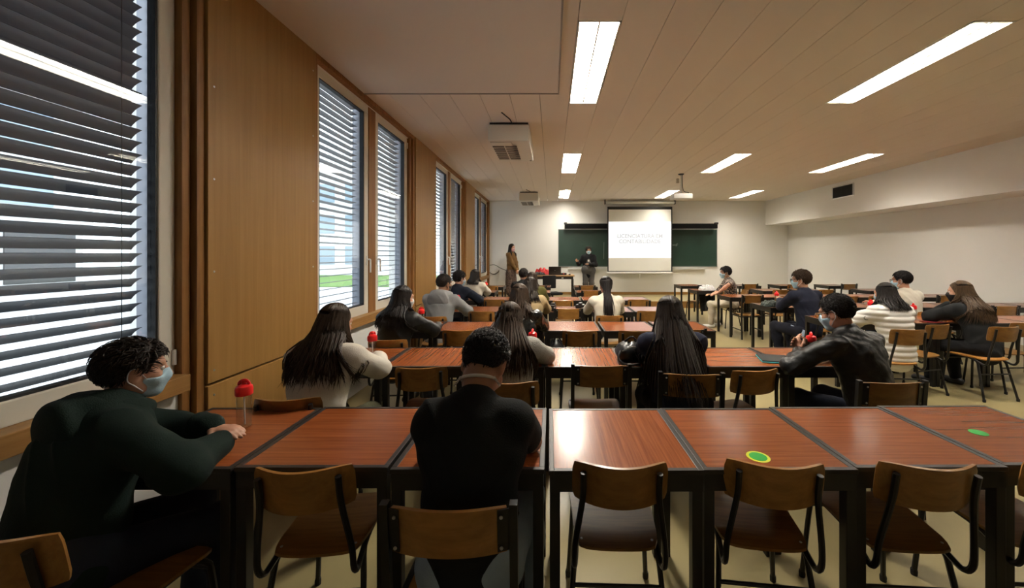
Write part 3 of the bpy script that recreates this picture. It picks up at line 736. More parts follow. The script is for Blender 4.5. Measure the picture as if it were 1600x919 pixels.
# teaching desk with laptop and a swivel chair
t = empty('teaching_desk', (0, 12.05, ZP), 0, 'teaching desk with a light wooden top and black frame', 'desk')
MB().box(-.70, .70, -.35, .35, .745, .78, .006).build('desk_top', M_desk, t)
MB().box(-.66, .66, -.31, .31, .66, .745).build('apron', M_steel, t)
for sx in (-1, 1):
    for sy in (-1, 1): MB().box(sx*.65-.02, sx*.65+.02, sy*.30-.02, sy*.30+.02, 0, .67).build('leg', M_steel, t)
MB().box(.30, .36, -.36, -.345, .69, .71).build('sticker_tag', M_white, t)
t = empty('laptop', (.10, 12.02, ZP+.781), PI, 'open black laptop on the teaching desk, lid to the class', 'laptop')
MB().box(-.19, .19, -.13, .13, 0, .018, .004).build('keyboard_base', M_dark, t)
ld = MB().box(-.19, .19, -.006, .006, 0, .25, .004).build('lid', mat('laptop_lid', (.018, .014, .013), rough=.3), t, (0, .135, .018), (-.18, 0, 0))
MB().box(-.025, .025, .006, .0075, .12, .135).build('logo', M_alu, ld)
t = empty('document_scanner', (.36, 11.95, ZP+.781), .1, 'small black device with a red light beside the laptop', 'device')
MB().box(-.10, .10, -.06, .06, 0, .065, .012).build('case', M_dark, t); MB().box(-.01, .02, -.062, -.059, .03, .05).build('red_light', M_red, t)
tag(MB().lathe([(.001, 0), (.035, 0), (.035, .02), (.02, .032), (.001, .034)], 14).build('mouse', M_dark, None, (.56, 11.95, ZP+.782)), 'black mouse at the right corner of the teaching desk', 'mouse')
t = empty('office_chair', (.02, 11.05, 0), .4, 'black swivel office chair below the platform', 'chair')
for k in range(5):
    a = 2*PI*k/5; MB().tube([(0, 0, .10), (.28*math.cos(a), .28*math.sin(a), .07)], [.025, .016], 8).build('base_arm', M_dark, t)
    MB().lathe([(.028, 0), (.03, .025), (.028, .05)], 10).build('castor', M_dark, t, (.28*math.cos(a), .28*math.sin(a), 0))
MB().tube([(0, 0, .08), (0, 0, .46)], .03, 10).build('gas_column', M_dark, t)
MB().box(-.24, .24, -.23, .23, .46, .53, .03).build('seat', cloth('office_chair_cloth', (.012, .012, .013)), t)
MB().box(-.21, .21, .20, .26, .62, 1.0, .03).build('backrest', cloth('office_chair_cloth', (.012, .012, .013)), t)
MB().box(-.03, .03, .2, .23, .45, .7).build('back_bracket', M_dark, t)

# ================================================================== PEOPLE: smooth bodies grown from a distance field
A_ = lambda *v: np.array(v, float)
def nrm(v): v = np.asarray(v, float); return v/(np.linalg.norm(v)+1e-12)
def cone(a, b, ra, rb): return ('c', np.asarray(a, float), np.asarray(b, float), ra, rb)
def ecap(a, b, ra, rb, u, q): return ('e', np.asarray(a, float), np.asarray(b, float), ra, rb, nrm(u), q)
def ell(c, r, R=np.eye(3)): return ('l', np.asarray(c, float), np.asarray(r, float), np.asarray(R, float))
def pbound(p):
    if p[0] == 'l': return p[1], float(p[2].max())
    return (p[1]+p[2])/2, float(np.linalg.norm(p[1]-p[2])/2+max(p[3], p[4]))
def pdist(p, P):
    if p[0] == 'l':
        q = (P-p[1]) @ p[3].T; k0 = np.linalg.norm(q/p[2], axis=1); k1 = np.linalg.norm(q/p[2]**2, axis=1)
        return k0*(k0-1)/(k1+1e-9)
    a, b, ra, rb = p[1:5]; ab = b-a; L2 = ab @ ab+1e-12
    t = np.clip(((P-a) @ ab)/L2, 0, 1); d = P-a-t[:, None]*ab; r = ra+(rb-ra)*t
    if p[0] == 'c': return np.sqrt((d*d).sum(1))-r
    u, q = p[5], p[6]; ax = ab/np.sqrt(L2); u = nrm(u-ax*(u @ ax)); v = np.cross(ax, u)
    du = d @ u; dv = (d @ v)/q; da = d @ ax
    return (np.sqrt(du*du+dv*dv+da*da)-r)*min(1, q*1.15)
def field(prims, k=.03, subs=(), wr=0.0, ws=1.0, seed=0.0, post=None):
    B = [(p, *pbound(p)) for p in prims]
    def f(P):
        D = np.full(len(P), .30)
        for p, c, R in B:
            m = ((P-c)**2).sum(1) < (R+.11+k)**2
            if not m.any(): continue
            d = pdist(p, P[m]); D0 = D[m]
            h = np.clip(.5+.5*(D0-d)/k, 0, 1); D[m] = D0+(d-D0)*h-k*h*(1-h)
        for p in subs:
            d = -pdist(p, P); h = np.clip(.5-.5*(D-d)/.008, 0, 1); D = D+(d-D)*h+.008*h*(1-h)
        if wr:
            s = 22*ws; x, y, z = P[:, 0]+seed, P[:, 1]-seed*.7, P[:, 2]+seed*.3
            n_ = np.sin(s*x+2.1*np.sin(.7*s*z+1.3*y*s*.4))*np.cos(.8*s*z+1.7*np.sin(.6*s*y+.5*s*x))+.5*np.sin(1.9*s*(z+.5*x)+2*np.sin(s*y))
            if wr > .009: n_ = n_+.45*np.sin(3.1*s*x+1.5*np.sin(2.3*s*z))*np.cos(2.7*s*(z+.6*y)+np.sin(2*s*x))
            a_ = .75*s*(.95*z+.45*x)+1.9*np.sin(.5*s*x+.8+seed)+1.3*np.sin(.55*s*y+seed)
            rd = (1-np.abs(np.sin(a_)))**2-.3; mk_ = .5+.5*np.sin(.33*s*x+2*np.sin(.28*s*z)+seed*5)
            D = D-wr*(.55*n_+1.7*rd*mk_)
        if post is not None: D = post(P, D)
        return D
    lo = np.min([c-R for _, c, R in B], 0); hi = np.max([c+R for _, c, R in B], 0)
    return f, lo-.03, hi+.03
def snets(f, lo, hi, h):
    """surface nets on a block-sparse grid -> verts, quads"""
    Bk = 6; n = np.ceil((hi-lo)/h/Bk).astype(int)*Bk+1
    nb = (n-1)//Bk
    g = np.stack(np.meshgrid(*[lo[i]+(np.arange(nb[i])+.5)*Bk*h for i in range(3)], indexing='ij'), -1).reshape(-1, 3)
    d = f(g); act = (np.abs(d) < Bk*h*1.15+.006).reshape(nb)
    V = np.ones(n, np.float32)
    V[:-1, :-1, :-1] = np.repeat(np.repeat(np.repeat(np.where(d.reshape(nb) < 0, -1, 1), Bk, 0), Bk, 1), Bk, 2)
    need = np.zeros(n, bool); idx = np.argwhere(act)
    o = np.arange(Bk+1)
    I = (idx[:, 0]*Bk)[:, None, None, None]+o[None, :, None, None]; J = (idx[:, 1]*Bk)[:, None, None, None]+o[None, None, :, None]; K = (idx[:, 2]*Bk)[:, None, None, None]+o[None, None, None, :]
    need[I, J, K] = True
    q = np.argwhere(need); V[need] = f(lo+q*h)
    S = V < 0
    c0 = S[:-1, :-1, :-1]; mix = np.zeros(c0.shape, bool); n1 = np.array(c0.shape)
    cor = [(i, j, k) for i in (0, 1) for j in (0, 1) for k in (0, 1)]
    for i, j, k in cor: mix |= S[i:i+n1[0], j:j+n1[1], k:k+n1[2]] != c0
    C = np.argwhere(mix); vid = np.full(c0.shape, -1, np.int64); vid[mix] = np.arange(len(C))
    val = {c: V[C[:, 0]+c[0], C[:, 1]+c[1], C[:, 2]+c[2]].astype(float) for c in cor}
    acc = np.zeros((len(C), 3)); cnt = np.zeros(len(C))
    for a in cor:
        for ax in range(3):
            if a[ax]: continue
            b = list(a); b[ax] = 1; b = tuple(b); va, vb = val[a], val[b]; m = (va < 0) != (vb < 0)
            t = np.where(m, va/np.where(m, va-vb, 1), 0); p = np.tile(np.array(a, float), (len(C), 1)); p[:, ax] = t
            acc[m] += p[m]; cnt[m] += 1
    verts = lo+(C+acc/np.maximum(cnt, 1)[:, None])*h
    quads = []
    for ax in range(3):
        b1, b2 = [(1, 2), (2, 0), (0, 1)][ax]
        sl0 = [slice(1, -1)]*3; sl1 = [slice(1, -1)]*3
        sl0[ax] = slice(0, -1); sl1[ax] = slice(1, None)
        A, Bb = S[tuple(sl0)], S[tuple(sl1)]; E = np.argwhere(A != Bb)
        if not len(E): continue
        flip = A[tuple(E.T)]
        off = np.array([1, 1, 1]); off[ax] = 0; E = E+off
        def vv(d1, d2):
            e = E.copy(); e[:, b1] += d1; e[:, b2] += d2; return vid[e[:, 0], e[:, 1], e[:, 2]]
        Q = np.stack([vv(-1, -1), vv(0, -1), vv(0, 0), vv(-1, 0)], 1)
        Q[~flip] = Q[~flip][:, ::-1]; quads.append(Q)
    Q = np.concatenate(quads) if quads else np.zeros((0, 4), int)
    return verts, Q[(Q >= 0).all(1)]
def np_mesh(name, parts, material):
    """parts: list of (verts, quads) joined in one mesh"""
    b = 0; Vs = []; Qs = []
    for v, q in parts: Vs.append(v); Qs.append(q+b); b += len(v)
    V = np.concatenate(Vs); Q = np.concatenate(Qs)
    me = bpy.data.meshes.new(name)
    me.vertices.add(len(V)); me.vertices.foreach_set('co', V.astype(np.float32).ravel())
    me.loops.add(Q.size); me.loops.foreach_set('vertex_index', Q.astype(np.int32).ravel())
    me.polygons.add(len(Q)); me.polygons.foreach_set('loop_start', np.arange(0, Q.size, 4, dtype=np.int32)); me.polygons.foreach_set('loop_total', np.full(len(Q), 4, np.int32))
    me.polygons.foreach_set('use_smooth', np.ones(len(Q), bool))
    me.update(calc_edges=True); me.validate()
    me.materials.append(material); return me
def locks_mesh(P, r0, ns=5, flat=.6):
    """P (N,n,3) hair locks; r0 (N,n) radii"""
    N, n, _ = P.shape
    T = np.gradient(P, axis=1); T /= np.linalg.norm(T, axis=2, keepdims=True)+1e-9
    ref = np.where(np.abs(T[..., 2:3]) > .85, np.array([0, 1., 0]), np.array([0, 0, 1.]))
    U = np.cross(T, ref); U /= np.linalg.norm(U, axis=2, keepdims=True)+1e-9; W = np.cross(U, T)
    a = 2*PI*np.arange(ns)/ns
    V = P[:, :, None]+(U[:, :, None]*np.cos(a)[:, None]+W[:, :, None]*np.sin(a)[:, None]*flat)*r0[:, :, None, None]
    base = (np.arange(N)*n*ns)[:, None, None]; i = (np.arange(n-1)*ns)[None, :, None]; k = np.arange(ns)[None, None, :]; k2 = (k+1) % ns
    Q = np.stack(np.broadcast_arrays(base+i+k, base+i+k2, base+i+ns+k2, base+i+ns+k), -1).reshape(-1, 4)
    return V.reshape(-1, 3), Q
def rotm(yaw, pitch, roll):
    """columns = head axes (right, forward, up); yaw>0 turns left, pitch>0 looks down, roll>0 tilts to the right"""
    return np.array(Matrix.Rotation(yaw, 3, 'Z') @ Matrix.Rotation(-pitch, 3, 'X') @ Matrix.Rotation(roll, 3, 'Y'))
def ik(a, t, l1, l2, pole):
    d = t-a; D = np.linalg.norm(d); u = d/(D+1e-9); D = min(max(D, abs(l1-l2)+.01), (l1+l2)*.998)
    x = (l1*l1-l2*l2+D*D)/(2*D); h = math.sqrt(max(l1*l1-x*x, 0)); p = np.asarray(pole, float); p = nrm(p-u*(p @ u))
    return a+u*x+p*h, a+u*D
def hand_prims(w, d, n_, right, curl, s=1.0):
    d = nrm(d); n_ = nrm(n_-d*(n_ @ d)); tv = np.cross(d, n_) if right else np.cross(n_, d)
    P = [ecap(w-d*.02, w+d*.082*s, .026*s, .036*s, tv, .40)]
    for off, L in ((.028, .070), (.0095, .078), (-.009, .073), (-.026, .056)):
        b = w+d*.078*s+tv*off*s; a = .15*curl
        for k, seg in enumerate((.45, .32, .23)):
            a += curl*(.55, .75, .5)[k]*.6; e = b+(d*math.cos(a)+n_*math.sin(a)+tv*off*.8)*L*seg*s
            P.append(cone(b, e, (.0088, .0082, .0076)[k]*s, (.0082, .0076, .0066)[k]*s)); b = e
    b = w+d*.020*s+tv*.022*s; e = b+nrm(d*.62+tv*.70+n_*.25)*.045*s; P.append(cone(b, e, .014*s, .0105*s))
    b = e; e = b+nrm(d*.9+tv*(.35-.3*curl)+n_*.35)*.034*s; P.append(cone(b, e, .0105*s, .0085*s))
    return P
HEAD = [  # head in its own axes: x right, y forward, z up
    ('l', (0, -.012, .030), (.077, .098, .090)), ('l', (0, .022, -.035), (.062, .072, .082)), ('l', (0, .052, -.092), (.026, .028, .024)),
    ('l', (.036, .062, -.030), (.026, .022, .026)), ('l', (-.036, .062, -.030), (.026, .022, .026)),
    ('c', (0, .090, .010), (0, .112, -.026), .008, .0125), ('c', (-.036, .078, .028), (.036, .078, .028), .013, .013),
    ('c', (-.020, .088, -.062), (.020, .088, -.062), .0085, .0085), ('l', (.052, .005, -.065), (.016, .032, .034)), ('l', (-.052, .005, -.065), (.016, .032, .034))]
def head_prims(c, R, s):
    o = []
    for p in HEAD:
        if p[0] == 'l': o.append(ell(c+R @ (np.array(p[1])*s), np.array(p[2])*s, R.T))
        else: o.append(cone(c+R @ (np.array(p[1])*s), c+R @ (np.array(p[2])*s), p[3]*s, p[4]*s))
    return o
def person(label, pos, yaw=0, s=1.0, lean=.12, curve=.25, side=0.0, twist=0.0, hyaw=0, hpitch=.1, hroll=0, sit=True, z0=0.0,
           wl=(-.09, .54, .815), wr=(.09, .54, .815), dl=(.5, 1, 0), dr=(-.5, 1, 0), nl=(0, 0, -1), nr=(0, 0, -1), curl=.5, el=(-.6, -.1, -.8), er=(.6, -.1, -.8),
           al=(-.11, .40, .07), ar=(.11, .40, .07), bulk=1.0, sw=.175, skin=None, top=None, ttk=.014, sleeve=1.0, wrk=.005, puffer=False, hood=False, collar=None, collar_r=.017,
           bottom=None, btk=.012, skirt=False, shoes=None, hair='short', hairm=None, hl=.3, spread=.25, wave=.01, nlock=240, mask=None, glasses=False, vox=.010, eyes=True, seed=1, ztop=None, open_top=None, hcover=True, hw0=2.35, neckp=0.0, tail=0.0, drift=.10):
    skin = skin or M_skin; rg = np.random.default_rng(seed)
    root = empty('person', (pos[0], pos[1], z0), math.radians(yaw), label, 'person')
    hz = (.535 if sit else .93*s)
    def dv(a): return nrm(A_(side, math.sin(a), math.cos(a)))
    hip = A_(0, 0, hz); waist = hip+dv(lean)*.20*s; chest = waist+dv(lean+curve*.5)*.17*s; neckb = chest+dv(lean+curve)*.145*s
    tw = math.radians(twist); rx = A_(math.cos(tw), math.sin(tw), 0); fw = A_(-math.sin(tw), math.cos(tw), 0)
    upc = dv(lean+curve); shc = neckb-upc*.065*s
    sh = {-1: shc-rx*sw*s, 1: shc+rx*sw*s}
    R = rotm(math.radians(hyaw), hpitch, hroll)
    nk = neckb+dv(lean+curve*.7+neckp)*.075*s
    hc = nk+R @ A_(0, .022, .078)*s
    J = {}
    for sd, w_, pole in ((-1, wl, el), (1, wr, er)):
        if w_ is None: w_ = sh[sd]+A_(sd*.05, .03, -.52*s)
        for t_ in np.linspace(0, 1, 9):     # keep the elbow above the table
            e, w2 = ik(sh[sd], np.asarray(w_, float), .285*s, .255*s, np.asarray(pole, float)*(1-t_)+A_(sd, 0, .15)*t_)
            if not sit or w_[2] < .76 or e[2] > .815: break
        J[sd] = (e, w2)
    Lg = {}
    for sd, a_ in ((-1, al), (1, ar)):
        hj = hip+A_(sd*.088*s, .01, -.015); k_, a2 = ik(hj, np.asarray(a_, float), .425*s, .42*s, (sd*.12, 1, .9 if sit else .0)); Lg[sd] = (hj, k_, a2)
    # --- body: head, neck, core, arms in one surface; hands at a finer grid
    b_ = bulk; bp = head_prims(hc, R, s)
    bp += [cone(neckb-upc*.05, hc+R @ A_(0, -.022, -.055)*s, .056*s*b_**.5, .050*s), ecap(hip, waist, .135*b_, .125*b_, rx, .72), ecap(waist, chest, .125*b_, .15*b_, rx, .68), ecap(chest, neckb-upc*.03, .145*b_, .075, rx, .66), cone(sh[-1], sh[1], .045, .045)]
    hp = {}
    for sd in (-1, 1):
        e, w2 = J[sd]; bp += [cone(sh[sd], e, .047*s*b_**.5, .038*s), cone(e, e+(w2-e)*.35, .040*s, .039*s), cone(e+(w2-e)*.35, w2, .039*s, .026*s)]
        ear = hc+R @ A_(sd*.077, -.008, -.012)*s
        bp.append(ell(ear, A_(.010, .021, .032)*s, R.T))
        d_ = nrm(np.asarray(dl if sd < 0 else dr, float)); n_ = np.asarray(nl if sd < 0 else nr, float)
        hp[sd] = hand_prims(w2, d_, n_, sd > 0, curl, s)
    subs = [ell(hc+R @ A_(sd*.031, .100, .006)*s, A_(.016, .0125, .0085)*s, R.T) for sd in (-1, 1)]+[ell(hc+R @ A_(sd*.089, .000, -.010)*s, A_(.006, .010, .017)*s, R.T) for sd in (-1, 1)]
    parts = [snets(*field(bp, .018, subs), min(vox, .0085))]
    for sd in (-1, 1): parts.append(snets(*field(hp[sd], .009), .0042 if vox < .0095 else .0055))
    obj('body', np_mesh('body', parts, skin), None, root)
    if eyes:
        for sd in (-1, 1):
            m = MB().lathe([(.001, -.0118)]+[(.0118*math.cos(a), .0118*math.sin(a)) for a in np.linspace(-1.3, 1.0, 7)], 12)
            e_ = m.build('eye', M_eyew, root, tuple(hc+R @ A_(sd*.031, .0785, .006)*s)); Rm = Matrix(R.tolist()) @ Matrix.Rotation(-PI/2, 3, 'X'); e_.rotation_euler = Rm.to_euler()
            MB().lathe([(.0070, .0098), (.0055, .0110), (.001, .0121)], 12).build('iris', M_iris, e_)
    # --- top garment
    tk = ttk
    tp = [ecap(hip-A_(0, 0, (.03 if sit else .10)+tail), waist, (.150*b_+tk), (.138*b_+tk), rx, .76), ecap(waist, chest, .138*b_+tk, .160*b_+tk, rx, .70), ecap(chest, neckb-upc*.045, .158*b_+tk, .080+tk, rx, .68),
          cone(sh[-1], sh[1], .050+tk*.8, .050+tk*.8), cone(neckb-upc*.05-fw*.01, neckb-upc*.005-fw*.008, .070+tk*.3, .060+tk*.3)]
    for sd in (-1, 1):
        e, w2 = J[sd]; r1 = .052*s*b_**.5+tk; r2 = .043*s+tk; r3 = .032*s+tk
        if sleeve >= 1: tp += [cone(sh[sd], e, r1, r2+.003), cone(e, e+(w2-e)*(.93), r2+.003, r3)]
        elif sleeve > .45: tp += [cone(sh[sd], e, r1, r2+.003), cone(e, e+(w2-e)*(sleeve-.45), r2+.003, r3)]
        else: tp += [cone(sh[sd], sh[sd]+(e-sh[sd])*(sleeve*2), r1+.004, r2+.012)]
    if False:
        bk = -fw
        for t_ in np.linspace(-1, 1, 5):
            tp.append(cone(neckb+rx*.085*t_+bk*(.095-.050*abs(t_))-upc*.010, neckb+rx*.065*t_+bk*(.155-.06*abs(t_))-upc*.11, .047, .036))
    post = None
    if puffer:
        def post(P, D):
            zz = P[:, 2]+.25*np.abs(P[:, 0])*0
            return D-.011*np.abs(np.sin(PI*zz/.062))+.004
    tf = field(tp, .040, (), wrk, 1.0, seed*1.37, post)
    topo = obj('top_garment', np_mesh('top_garment', [snets(*tf, vox)], top), None, root)
    if hood:
        bk = -fw; Rh = np.stack([rx, fw, upc])
        an = np.linspace(PI*.72, PI*2.28, 14)
        rg_ = [neckb+rx*.108*math.cos(a)+fw*(.098*math.sin(a)-.006)+upc*(.006-.012*math.sin(a)) for a in an]
        rr = [.026+.026*max(0, -math.sin(a)) for a in an]
        hpz = [cone(rg_[i], rg_[i+1], rr[i], rr[i+1]) for i in range(13)]
        hpz += [ell(neckb+bk*.118-upc*.060, A_(.150, .052, .105), Rh)]
        obj('hood', np_mesh('hood', [snets(*field(hpz, .055, (), .003, 1.2, seed), vox)], top), None, root)
    if collar is not None:
        pts = []
        for k in range(15):
            a = 2*PI*k/14; pts.append(neckb-upc*.008+rx*.064*math.cos(a)+fw*(.070*math.sin(a)+.002)+upc*(.018-.020*math.sin(a)))
        MB().tube(pts, collar_r, 8).build('collar', collar, root)
    # --- trousers or skirt, shoes
    if bottom is not None:
        gp = [ecap(hip-A_(.05, 0, .01), hip+A_(.05, 0, .03), .118*b_+btk, .118*b_+btk, (0, 0, 1), .86 if sit else 1.05)]
        if skirt:
            gp = [ecap(hip+A_(0, 0, .06), hip-A_(0, 0, .15), .15*b_, .185, rx, .8), ecap(hip-A_(0, 0, .15), A_(0, .02, .28), .185, .23, rx, .85)]
        else:
            for sd in (-1, 1):
                hj, k_, a2 = Lg[sd]; gp += [cone(hj, k_, .083*s*b_**.5+btk*.6, .060*s+btk*.5), cone(k_, k_+(a2-k_)*.4, .060*s+btk*.5, .060*s+btk*.5), cone(k_+(a2-k_)*.4, k_+(a2-k_)*.93, .060*s+btk*.5, .046*s+btk)]
        obj('skirt' if skirt else 'trousers', np_mesh('trousers', [snets(*field(gp, .035, (), .004, 1.1, seed*2.1), max(vox, .010))], bottom), None, root)
    if shoes is not None:
        for sd in (-1, 1):
            hj, k_, a2 = Lg[sd]; f2 = nrm(A_(a2[0]-hj[0], a2[1]-hj[1], 0)+A_(0, .25, 0)) if sit else A_(sd*.15, 1, 0)
            fl = a2.copy(); fl[2] = 0
            sp = [ecap(fl+A_(0, 0, .040)-f2*.045, fl+A_(0, 0, .032)+f2*.15, .041, .040, np.cross(f2, (0, 0, 1)), .95), cone(fl+A_(0, 0, .05), a2+A_(0, 0, .02), .042, .040)]
            def cut(P, D): return np.maximum(D, .004-P[:, 2])
            obj('shoe', np_mesh('shoe', [snets(*field(sp, .02, (), 0, 1, 0, cut), .009)], shoes), None, root)
            if not skirt:
                pass
            skn = [cone(a2+A_(0, 0, .0), a2+(k_-a2)*.2, .034, .036)]
            obj('ankle', np_mesh('ankle', [snets(*field(skn, .01), .012)], skin), None, root)
    # --- hair
    hm = hairm or H_dark; sc = s*1.0
    cap = [ell(hc+R @ A_(0, -.014, .034)*sc, A_(.084, .104, .097)*sc, R.T)]
    long_ = hair != 'short'
    def cutcap(P, D):
        q = (P-hc) @ R/sc; y, z, x = q[:, 1], q[:, 2], np.abs(q[:, 0])
        if long_: zl = np.interp(y, [-.2, .010, .045, .070, .2], [-.10, -.10, .02, .078, .085])
        else: zl = np.interp(y, [-.2, -.075, -.035, -.012, .012, .03, .055, .075, .2], [-.075, -.072, -.045, .018, .018, -.020, .045, .070, .078])
        return np.maximum(D, (zl-z)*.8*sc)
    hparts = [snets(*field(cap, .02, (), .002, 3.0, seed, cutcap), .007)]
    if not long_:
        N = int(nlock*(4.0 if hl > .03 else 6.0)); ph = rg.uniform(-PI, PI, N); e_ = np.arcsin(rg.uniform(-.75, 1, N))
        P0 = np.stack([np.cos(e_)*np.sin(ph), -np.cos(e_)*np.cos(ph), np.sin(e_)], 1)
        q = P0*A_(.083, .103, .096)+A_(0, -.014, .034)
        zl = np.interp(q[:, 1], [-.2, -.075, -.035, -.012, .012, .03, .055, .075, .2], [-.06, -.06, -.035, .028, .028, -.005, .058, .075, .080])
        q = q[q[:, 2] > zl]; nn = (q-A_(0, -.014, .034))/A_(.083, .103, .096)**2; nn /= np.linalg.norm(nn, axis=1, keepdims=True)
        g_ = A_(0, -.5, -.55)+rg.normal(0, .28, q.shape); g_ = np.where(q[:, 1:2] > .03, g_+A_(0, 1.0, .6), g_); g_ -= nn*(g_*nn).sum(1, keepdims=True); g_ /= np.linalg.norm(g_, axis=1, keepdims=True)+1e-6
        t = np.linspace(0, 1, 5); L = hl*rg.uniform(.6, 1.2, len(q))
        Pl = q[:, None]+g_[:, None]*(t[None, :, None]*L[:, None, None])+nn[:, None]*(L[:, None]*.28*np.sin(t*PI*.8)[None])[..., None]
        rad = np.maximum((.0042 if hl > .03 else .0027)*(1-t**1.5), .0006)[None]*rg.uniform(.7, 1.3, (len(q), 1))
        hparts.append(locks_mesh((Pl*sc) @ R.T+hc, rad))
    else:
        N = int(nlock*2.2); n = 18
        if hair == 'pony': ph = np.concatenate([rg.uniform(-2.3, 2.3, N//2), rg.normal(0, .5, N-N//2)])
        else: ph = rg.uniform(-hw0, hw0, N)
        lay = rg.uniform(.0, 1, N)
        nt = 9; E = np.linspace(1.56, -.25, nt)
        a3 = A_(.086, .106, .098)*(1.012+.05*lay[:, None, None])
        U = np.stack([np.cos(E)[None]*np.sin(ph)[:, None], -np.cos(E)[None]*np.cos(ph)[:, None], np.broadcast_to(np.sin(E)[None], (N, nt))], -1)
        Pt = (U*a3+A_(0, -.014, .034))*sc
        # parted fringe: locks at the front are pulled down beside the face
        fr_ = np.clip((np.abs(ph)-1.5)/.8, 0, 1)[:, None]; tt = np.linspace(0, 1, nt)[None]
        Pt[..., 1] -= fr_*tt*.035
        Pt = Pt @ R.T+hc
        Ll = hl*rg.uniform(.72, 1.08, N); m = n-nt; st = np.arange(1, m+1)/m
        last = Pt[:, -1]; outd = last-hc; outd[:, 2] = 0; outd /= np.linalg.norm(outd, axis=1, keepdims=True)+1e-6
        if hair == 'pony':
            ti = np.abs(np.arange(N)) < N//2
            tgt = hc+R @ A_(0, -.115, -.06)*sc
            Pd = last[:, None]+(-A_(0, 0, 1))[None, None]*(st[None, :, None]*Ll[:, None, None])
            pl = tgt[None]+np.stack([rg.normal(0, .017, N), rg.normal(0, .010, N), np.zeros(N)], 1)
            Pp = pl[:, None]+(-A_(0, 0, 1))[None, None]*(st[None, :, None]*Ll[:, None, None])+A_(0, -.03, 0)*st[None, :, None]
            Pd = np.where(ti[:, None, None], last[:, None]+(pl-last)[:, None]*np.minimum(st*1.3, 1)[None, :, None], Pp)
        else:
            bkw = np.clip(np.cos(ph), 0, 1)[:, None]
            dd = A_(0, 0, -1)*(1-.62*bkw)-upc*.62*bkw+A_(0, -drift, 0)*bkw; dd /= np.linalg.norm(dd, axis=1, keepdims=True)
            Pd = last[:, None]+dd[:, None]*(st[None, :, None]*Ll[:, None, None])+outd[:, None]*(spread*Ll[:, None]*st[None]*(.4+.6*lay[:, None]))[..., None]
            wd = rg.normal(0, 1, (N, 1, 3)); wd[..., 2] *= .3; phs = rg.uniform(0, 6.28, (N, 1))
            Pd = Pd+wd*(wave*np.sin(st[None]*rg.uniform(8, 15, (N, 1))+phs)*np.minimum(1, st[None]*2))[..., None]
        Pl = np.concatenate([Pt, Pd], 1)
        f_ = tf[0]
        def push(Pl, k=1.0):
            X = Pl.reshape(-1, 3).copy(); d_ = f_(X); gap = np.repeat((.006+.022*lay)[:, None], Pl.shape[1], 1).ravel(); mk = d_ < gap
            if mk.any():
                Y = X[mk]; gr = np.stack([f_(Y+np.eye(3)[i]*.004)-f_(Y-np.eye(3)[i]*.004) for i in range(3)], 1)
                gr[:, 2] *= .25; gr += A_(0, -.0035, 0)*(np.repeat(np.cos(ph)[:, None], Pl.shape[1], 1).ravel()[mk, None] > .2)
                gr /= np.linalg.norm(gr, axis=1, keepdims=True)+1e-6
                X[mk] = Y+gr*np.minimum(gap[mk]-d_[mk], .06)[:, None]*k
            return X.reshape(Pl.shape)
        for it in range(7):   # lay the hair over the clothes
            Pl = push(Pl)
            if it < 6:
                S_ = Pl.copy(); S_[:, nt-3:-1] = .5*Pl[:, nt-3:-1]+.25*(Pl[:, nt-4:-2]+Pl[:, nt-2:]); Pl = S_
        t = np.linspace(0, 1, Pl.shape[1])
        rad = (.0072*np.minimum(1, .75+t*1.5)*np.clip((1.02-t)/.30, .06, 1))[None]*rg.uniform(.75, 1.25, (N, 1))
        hparts.append(locks_mesh(Pl, rad))
    for sd in (-1, 1):   # eyebrows belong to the hair
        bpz = np.array([[(hc+R @ A_(sd*x, y, z)*sc) for x, y, z in ((.014, .0935, .027), (.028, .092, .032), (.045, .080, .027))]])
        hparts.append(locks_mesh(bpz, np.array([[.004, .0045, .002]])))
    obj('hair', np_mesh('hair', hparts, hm), None, root)
    # --- mask, glasses
    if mask is not None:
        mf = head_prims(hc, R, s)[:5]+[cone(hc+R @ A_(0, .088, .0)*s, hc+R @ A_(0, .098, -.030)*s, .012*s, .016*s), cone(hc+R @ A_(0, .090, -.035)*s, hc+R @ A_(0, .070, -.088)*s, .022*s, .024*s)]
        def mc(P, D):
            q = (P-hc) @ R/s; x, y, z = np.abs(q[:, 0]), q[:, 1], q[:, 2]
            zt = np.interp(x, [0, .02, .045, .075], [.004, -.004, -.022, -.030]); zb = np.interp(x, [0, .05, .075], [-.122, -.100, -.082])
            return np.maximum.reduce([D-.004*s, (z-zt)*s, (zb-z)*s, (.022-y)*s])
        mo = obj('face_mask', np_mesh('face_mask', [snets(*field(mf, .022, (), .0, 1, 0, mc), .0055)], mask), None, root)
        for sd in (-1, 1):
            pts = [hc+R @ A_(sd*x, y, z)*s for x, y, z in ((.064, .036, -.032), (.080, -.002, .018), (.086, -.022, .008), (.086, -.022, -.028), (.079, -.002, -.048), (.062, .028, -.080))]
            MB().tube(smooth_path([tuple(p) for p in pts], 3), .0022*s, 5).build('ear_loop', M_maskw if mask is not M_maskb else M_maskb, mo)
    if glasses:
        g = MB()
        for sd in (-1, 1):
            pts = [tuple(hc+R @ A_(sd*.033+.024*math.cos(a), .112-.3*abs(.024*math.cos(a)+sd*.0)*.2, .002+.018*math.sin(a))*s) for a in np.linspace(0, 2*PI, 13)]
            g.tube(pts, .0024*s, 5)
            g.tube([tuple(hc+R @ A_(*p)*s) for p in ((sd*.056, .108, .008), (sd*.078, .05, .010), (sd*.086, -.015, .008), (sd*.085, -.03, -.012))], .0024*s, 5)
        g.tube([tuple(hc+R @ A_(*p)*s) for p in ((-.010, .113, .006), (.010, .113, .006))], .0024*s, 5)
        g.build('glasses', M_dark, root)
